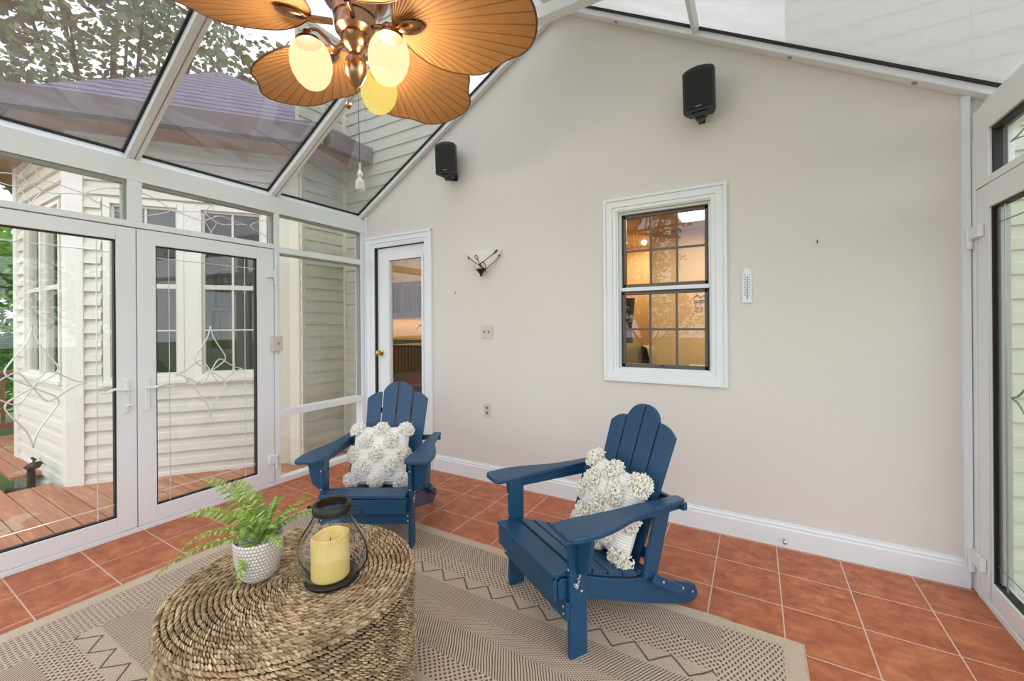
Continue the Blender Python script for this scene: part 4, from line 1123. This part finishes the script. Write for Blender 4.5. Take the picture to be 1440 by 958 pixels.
# ------------------------------------------------------------------ kitchen and room behind the gable wall
KF, KC = .18, 2.62
def slab(name, box, mat, label):
    q = MB(); q.box(*box); return tag(q.build(name, mat), label, 'wall' if 'wall' in name else name.split('_')[0], kind=ST)
slab('floor_kitchen', (-7.4, 1.5, 3.20, 7.6, KF-.05, KF), 'kfloor', 'wood floor of the kitchen behind the door')
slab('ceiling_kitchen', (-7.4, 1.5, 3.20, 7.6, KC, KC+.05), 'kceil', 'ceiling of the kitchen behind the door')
slab('wall_kitchen_far', (-7.4, -1.9, 5.75, 5.85, KF, KC), 'kwall', 'far tan wall of the kitchen')
slab('wall_kitchen_side', (-7.5, -7.4, 3.20, 5.85, KF, KC), 'kwall', 'side wall of the kitchen')
slab('wall_room_far', (-1.17, 1.5, 6.0, 6.1, KF, KC), 'kwall', 'tan wall seen through the gable window')
slab('wall_room_side', (1.5, 1.6, 3.20, 7.6, KF, KC), 'kwall', 'side wall of the tan room')
slab('wall_hall', (-1.27, -1.17, 6.0, 7.5, KF, KC), 'kwall', 'side of the passage beyond the tan room')
slab('wall_hall_end', (-3.0, -1.17, 7.0, 7.1, KF, KC), 'kwall', 'end of the passage beyond the tan room')
slab('wall_partition', (-1.98, -1.88, 4.3, 7.1, KF, KC), 'kwall', 'partition between kitchen and tan room')
slab('wall_near', (-7.4, -3.55, 3.20, 3.24, KF, KC), 'kwall', 'near kitchen wall left of the door')
# kitchen cabinets along the far wall
for i in range(6):
    x0 = -7.0+i*.62
    c = empty('upper_cabinet', (x0, 5.42, 1.52), label='cherry wall cabinet with dark mullioned glass doors in the kitchen', cat='cabinet', group='kitchen wall cabinets')
    MB().box(0, .61, .03, .33, 0, .60).build('body', 'kwood', c)
    for k in range(2):
        a = .01+k*.30
        d = MB(); d.box(a, a+.05, 0, .028, 0, .59); d.box(a+.24, a+.29, 0, .028, 0, .59); d.box(a, a+.29, 0, .028, 0, .06); d.box(a, a+.29, 0, .028, .52, .59)
        D_ = d.build('door', 'kwood', c, .002)
        MB().box(a+.05, a+.24, .012, .018, .06, .52).build('pane', 'kdark', D_)
        d = MB(); d.box(a+.14, a+.15, .004, .012, .06, .52)
        for z in (.21, .36): d.box(a+.05, a+.24, .004, .012, z, z+.01)
        d.build('grille', 'kwood', D_)
    c = empty('base_cabinet', (x0, 5.15, KF), label='cherry base cabinet under the dark kitchen counter', cat='cabinet', group='kitchen base cabinets')
    MB().box(0, .61, .03, .592, 0, .90).build('body', 'kwood', c)
    for k in range(2): 
        d = MB().box(.01+k*.30, .30+k*.30, 0, .028, .1, .70).build('door', 'kwood', c, .003); MB().box(.24+k*.09, .25+k*.09, -.02, 0, .5, .6).build('handle', 'steel', d)
    MB().box(.01, .60, 0, .028, .72, .88).build('drawer', 'kwood', c, .003)
tag(MB().box(-7.0, -3.28, 5.12, 5.75, 1.085, 1.12).build('countertop', 'kstone', None, .004), 'dark stone kitchen counter below the lit backsplash', 'counter')
tag(MB().box(-7.0, -3.28, 5.735, 5.749, 1.121, 1.52).build('backsplash', 'ksplash'), 'warmly lit tan tiled backsplash', 'backsplash')
tag(MB().box(-7.0, -3.28, 5.40, 5.749, 2.125, KC-.001).build('bulkhead', 'kwall'), 'tan bulkhead above the kitchen wall cabinets', 'bulkhead')
isl = empty('kitchen_island', (-4.55, 4.35, KF), label='dark kitchen island with steel faucet behind the door glass', cat='island')
MB().box(0, 1.0, 0, .6, 0, .86).build('body', 'kwood', isl, .004); MB().box(-.04, 1.04, -.04, .64, .86, .90).build('top', 'kstone', isl, .004)
MB().tube(cat([(.3, .3, .90), (.3, .3, 1.12), (.3, .24, 1.18), (.3, .16, 1.14)], 5), .012, 8).build('faucet', 'steel', isl, smooth=True)
for x, y in ((-4.9, 4.9), (-4.45, 4.55), (-5.7, 4.5)):
    t = empty('recessed_light', (x, y, KC-.001), label='lit round can light in the kitchen ceiling', cat='light', group='kitchen can lights')
    q = MB(); q.lathe([(.001, -.004), (.07, -.004)], 20); q.build('lens', 'can', t); q = MB(); q.lathe([(.07, -.006), (.09, -.006), (.09, 0), (.07, 0), (.07, -.006)], 20); q.build('ring', 'trim', t)
lp = empty('ceiling_light', (-.58, 5.05, KC), label='bright rectangular ceiling light seen through the gable window', cat='light')
MB().box(-.17, .45, -.55, .35, -.03, -.001).build('diffuser', 'panel', lp); q = MB(); q.box(-.19, .47, -.57, -.55, -.035, 0); q.box(-.19, .47, .35, .37, -.035, 0); q.box(-.19, -.17, -.55, .35, -.035, 0); q.box(.45, .47, -.55, .35, -.035, 0); q.build('frame', 'trim', lp)
rk = empty('wire_rack', (-.70, 5.99, 1.62), label='small dark wire rack on the tan wall', cat='rack')
q = MB(); q.tube(cat([(0, 0, .08), (.05, 0, .11), (.09, 0, .08), (.13, 0, .11), (.19, 0, .08)], 4), .004, 6); q.tube([(0, 0, .04), (.19, 0, .04)], .004, 6); q.tube([(0, 0, .015), (.19, 0, .015)], .004, 6); q.build('frame', 'iron', rk)
for dx in (.03, .09, .16): 
    q = MB(); q.tube(cat([(dx, 0, .015), (dx, -.02, -.05), (dx+.015, -.03, -.07), (dx+.02, -.03, -.04)], 3), .004, 6); q.build('hook', 'iron', rk)
crt = empty('floor_lamp', (-1.42, 5.3, KF), label='tall dark brown tapered floor lamp inside the tan room', cat='lamp')
q = MB(); q.lathe([(.001, 0), (.16, 0), (.15, .03), (.03, .05), (.02, .08), (.02, .5), (.001, .5)], 20); q.build('base', 'iron', crt, smooth=True)
q = MB(); q.lathe([(.001, .5), (.11, .52), (.10, .8), (.075, 1.1), (.12, 1.5), (.001, 1.52)], 20); q.build('shade', 'iron', crt, smooth=True)
ac = empty('armchair', (-1.35, 4.6, KF), label='rounded tan armchair low behind the window glass', cat='armchair')
ac.scale = (1, 1, 1.32)
q = MB(); q.lathe([(.001, .1), (.36, .1), (.38, .3), (.36, .42), (.001, .45)], 28); q.build('seat', 'tancloth', ac, smooth=True)
q = MB(); q.lathe([(.30, .3), (.42, .3), (.44, .62), (.41, .70), (.35, .72), (.30, .66), (.30, .3)], 28, arc=pi*1.25, a0=-.4); q.build('backrest', 'tancloth', ac, smooth=True)
for a in (45, 135, 225, 315): MB().tube([(.26*cos(radians(a)), .26*sin(radians(a)), 0), (.25*cos(radians(a)), .25*sin(radians(a)), .12)], .02, 8).build('leg', 'kwood', ac)
sd_ = empty('side_table', (-.52, 5.6, KF), label='small white side table by the tan wall', cat='table')
MB().box(-.2, .2, -.18, .18, .62, .65).build('top', 'trim', sd_, .004)
for a, c_ in ((-.17, -.15), (.17, -.15), (-.17, .15), (.17, .15)): MB().box(a-.015, a+.015, c_-.015, c_+.015, 0, .62).build('leg', 'trim', sd_)

# ------------------------------------------------------------------ trees
def tree(label, x, y, h, cr, n, leafmat, seed, leaf=.16, low=.35, zc=None, flat=.8):
    rnd = random.Random(seed)
    t = empty('tree', (x, y, -.8), label=label, cat='tree', group='trees beyond the deck')
    q = MB(); top = Vector((rnd.uniform(-.4, .4), rnd.uniform(-.4, .4), h*.75))
    q.tube(bez([(0,0,0), (.1, .1, h*.3), top*.7, top], 10), [.22-.018*i for i in range(11)], 8)
    blobs = []
    for i in range(16):
        a = rnd.uniform(0, 2*pi); zz = rnd.uniform(low, 1.0); r = cr*rnd.uniform(.25, .9)*(1.15-abs(zz-.62))
        c = Vector((r*cos(a), r*sin(a), h*zz)); blobs.append((c, cr*rnd.uniform(.28, .5)))
        st = top*(min(1, zz*.9)); q.tube(bez([st*.6, st*.8+Vector((c.x*.3, c.y*.3, 0)), c], 5), [.07, .06, .05, .04, .03, .02], 5)
    q.build('trunk', 'bark', t)
    f = MB()
    for i in range(n):
        c, r = rnd.choice(blobs); d = Vector((rnd.gauss(0, 1), rnd.gauss(0, 1), rnd.gauss(0, 1)*flat)).normalized()*r*rnd.random()**.4
        p = c+d; a = Vector((rnd.gauss(0, 1), rnd.gauss(0, 1), rnd.gauss(0, .5))).normalized(); b_ = a.orthogonal().normalized(); s_ = leaf*rnd.uniform(.6, 1.3)
        cpt = p+a*s_*.5
        f.add([p, cpt+b_*s_*.28, p+a*s_, cpt-b_*s_*.28], [(0,1,2,3)])
    f.build('crown', leafmat, t, fix=False)
    return t
tree('bright green leafy tree behind the deck railing at the left edge', -13.0, .2, 5.4, 2.4, 17000, 'leafbright', 11, .21, .12)
tree('bright green leafy tree farther left beyond the railing', -14.0, 3.6, 6.5, 2.4, 12000, 'leafbright', 12, .21, .12)
tree('tall olive tree whose branches hang over the left roof pane', -10.5, -1.6, 10.5, 3.8, 8500, 'leafdark', 13, .18, .50)
tree('tall tree with loose crown showing over the bay roof ridge', -12.5, 3.5, 12.0, 3.6, 8500, 'leafdark', 14, .19, .50)
tree('green tree showing right of the bay roof peak', -12.5, 8.2, 10.5, 2.6, 7000, 'leaf', 15, .17, .45)
tree('thin green tree above the shingled roof near the fan', -9.5, 9.5, 10.0, 2.2, 5000, 'leaf', 16, .15, .5)
tree('green tree beyond the lawn on the right side', 9.0, 5.0, 7.0, 2.8, 5000, 'leaf', 17, .2, .25)
tree('leafy green tree on the lawn behind the viewer', -4.0, -12.0, 8.0, 3.0, 5000, 'leaf', 18, .2, .2)

# ------------------------------------------------------------------ light
w = bpy.data.worlds.new('World'); bpy.context.scene.world = w; w.use_nodes = True; nt = w.node_tree; nt.nodes.clear()
out = nt.nodes.new('ShaderNodeOutputWorld'); bg = nt.nodes.new('ShaderNodeBackground'); tc = nt.nodes.new('ShaderNodeTexCoord')
nz = nt.nodes.new('ShaderNodeTexNoise'); nz.inputs['Scale'].default_value = 2.2; nz.inputs['Detail'].default_value = 5
rp = nt.nodes.new('ShaderNodeValToRGB'); rp.color_ramp.elements[0].position = .35; rp.color_ramp.elements[0].color = (.74, .81, .92, 1); rp.color_ramp.elements[1].position = .62; rp.color_ramp.elements[1].color = (.98, .99, 1, 1)
nt.links.new(tc.outputs['Generated'], nz.inputs['Vector']); nt.links.new(nz.outputs['Fac'], rp.inputs[0]); nt.links.new(rp.outputs[0], bg.inputs['Color']); nt.links.new(bg.outputs[0], out.inputs[0])
bg.inputs['Strength'].default_value = 2.3
def point(name, loc, e, col, r=.05, parent=None):
    l = bpy.data.lights.new(name, 'POINT'); l.energy = e; l.color = col; l.shadow_soft_size = r
    o = bpy.data.objects.new(name, l); COL.objects.link(o); o.location = loc; return o
def area(name, loc, rot, sx, sy, e, col):
    l = bpy.data.lights.new(name, 'AREA'); l.shape = 'RECTANGLE'; l.size = sx; l.size_y = sy; l.energy = e; l.color = col
    o = bpy.data.objects.new(name, l); COL.objects.link(o); o.location = loc; o.rotation_euler = rot; return o
for ph, gm in LP:
    p = pol(ph, .155, .03)+Vector((FX, FY, 2.30))
    point('fan_lamp', p, 15, (1, .86, .66), .03)
area('kitchen_ceiling_lamp', (-4.9, 4.6, KC-.03), (0, 0, 0), 2.5, 1.4, 8, (1, .78, .5))
area('under_cabinet_lamp', (-5.4, 5.55, 1.50), (0, 0, 0), 3.0, .12, 7, (1, .72, .38))
area('room_ceiling_lamp', (-.44, 4.95, KC-.05), (0, 0, 0), .6, .85, 17, (1, .80, .56))
area('hall_fill_light', (-1.5, 6.45, KC-.03), (0, 0, 0), .3, .5, 9, (1, .78, .52))  # added fill to brighten the passage; no fixture stands there

# ------------------------------------------------------------------ camera
yaw, roll = 0.529370, -0.0069286
f = Vector((-sin(yaw), cos(yaw), .000116)).normalized(); r0 = Vector((cos(yaw), sin(yaw), 0)); u0 = r0.cross(f)
r = r0*cos(roll)+u0*sin(roll); u = -r0*sin(roll)+u0*cos(roll)
cam = bpy.data.cameras.new('Camera'); co = bpy.data.objects.new('Camera', cam); COL.objects.link(co)
co.matrix_world = Matrix(((r.x, u.x, -f.x, 0), (r.y, u.y, -f.y, 0), (r.z, u.z, -f.z, 1.36), (0,0,0,1)))
cam.sensor_width = 36; cam.lens = 583.2/1440*36; cam.shift_y = -(479-456.42)/1440; cam.clip_start = .02; cam.clip_end = 300
S = bpy.context.scene; S.camera = co
S.view_settings.view_transform = 'Standard'; S.view_settings.look = 'None'; S.view_settings.gamma = 1; S.view_settings.use_curve_mapping = False
S.view_settings.exposure = 0.30
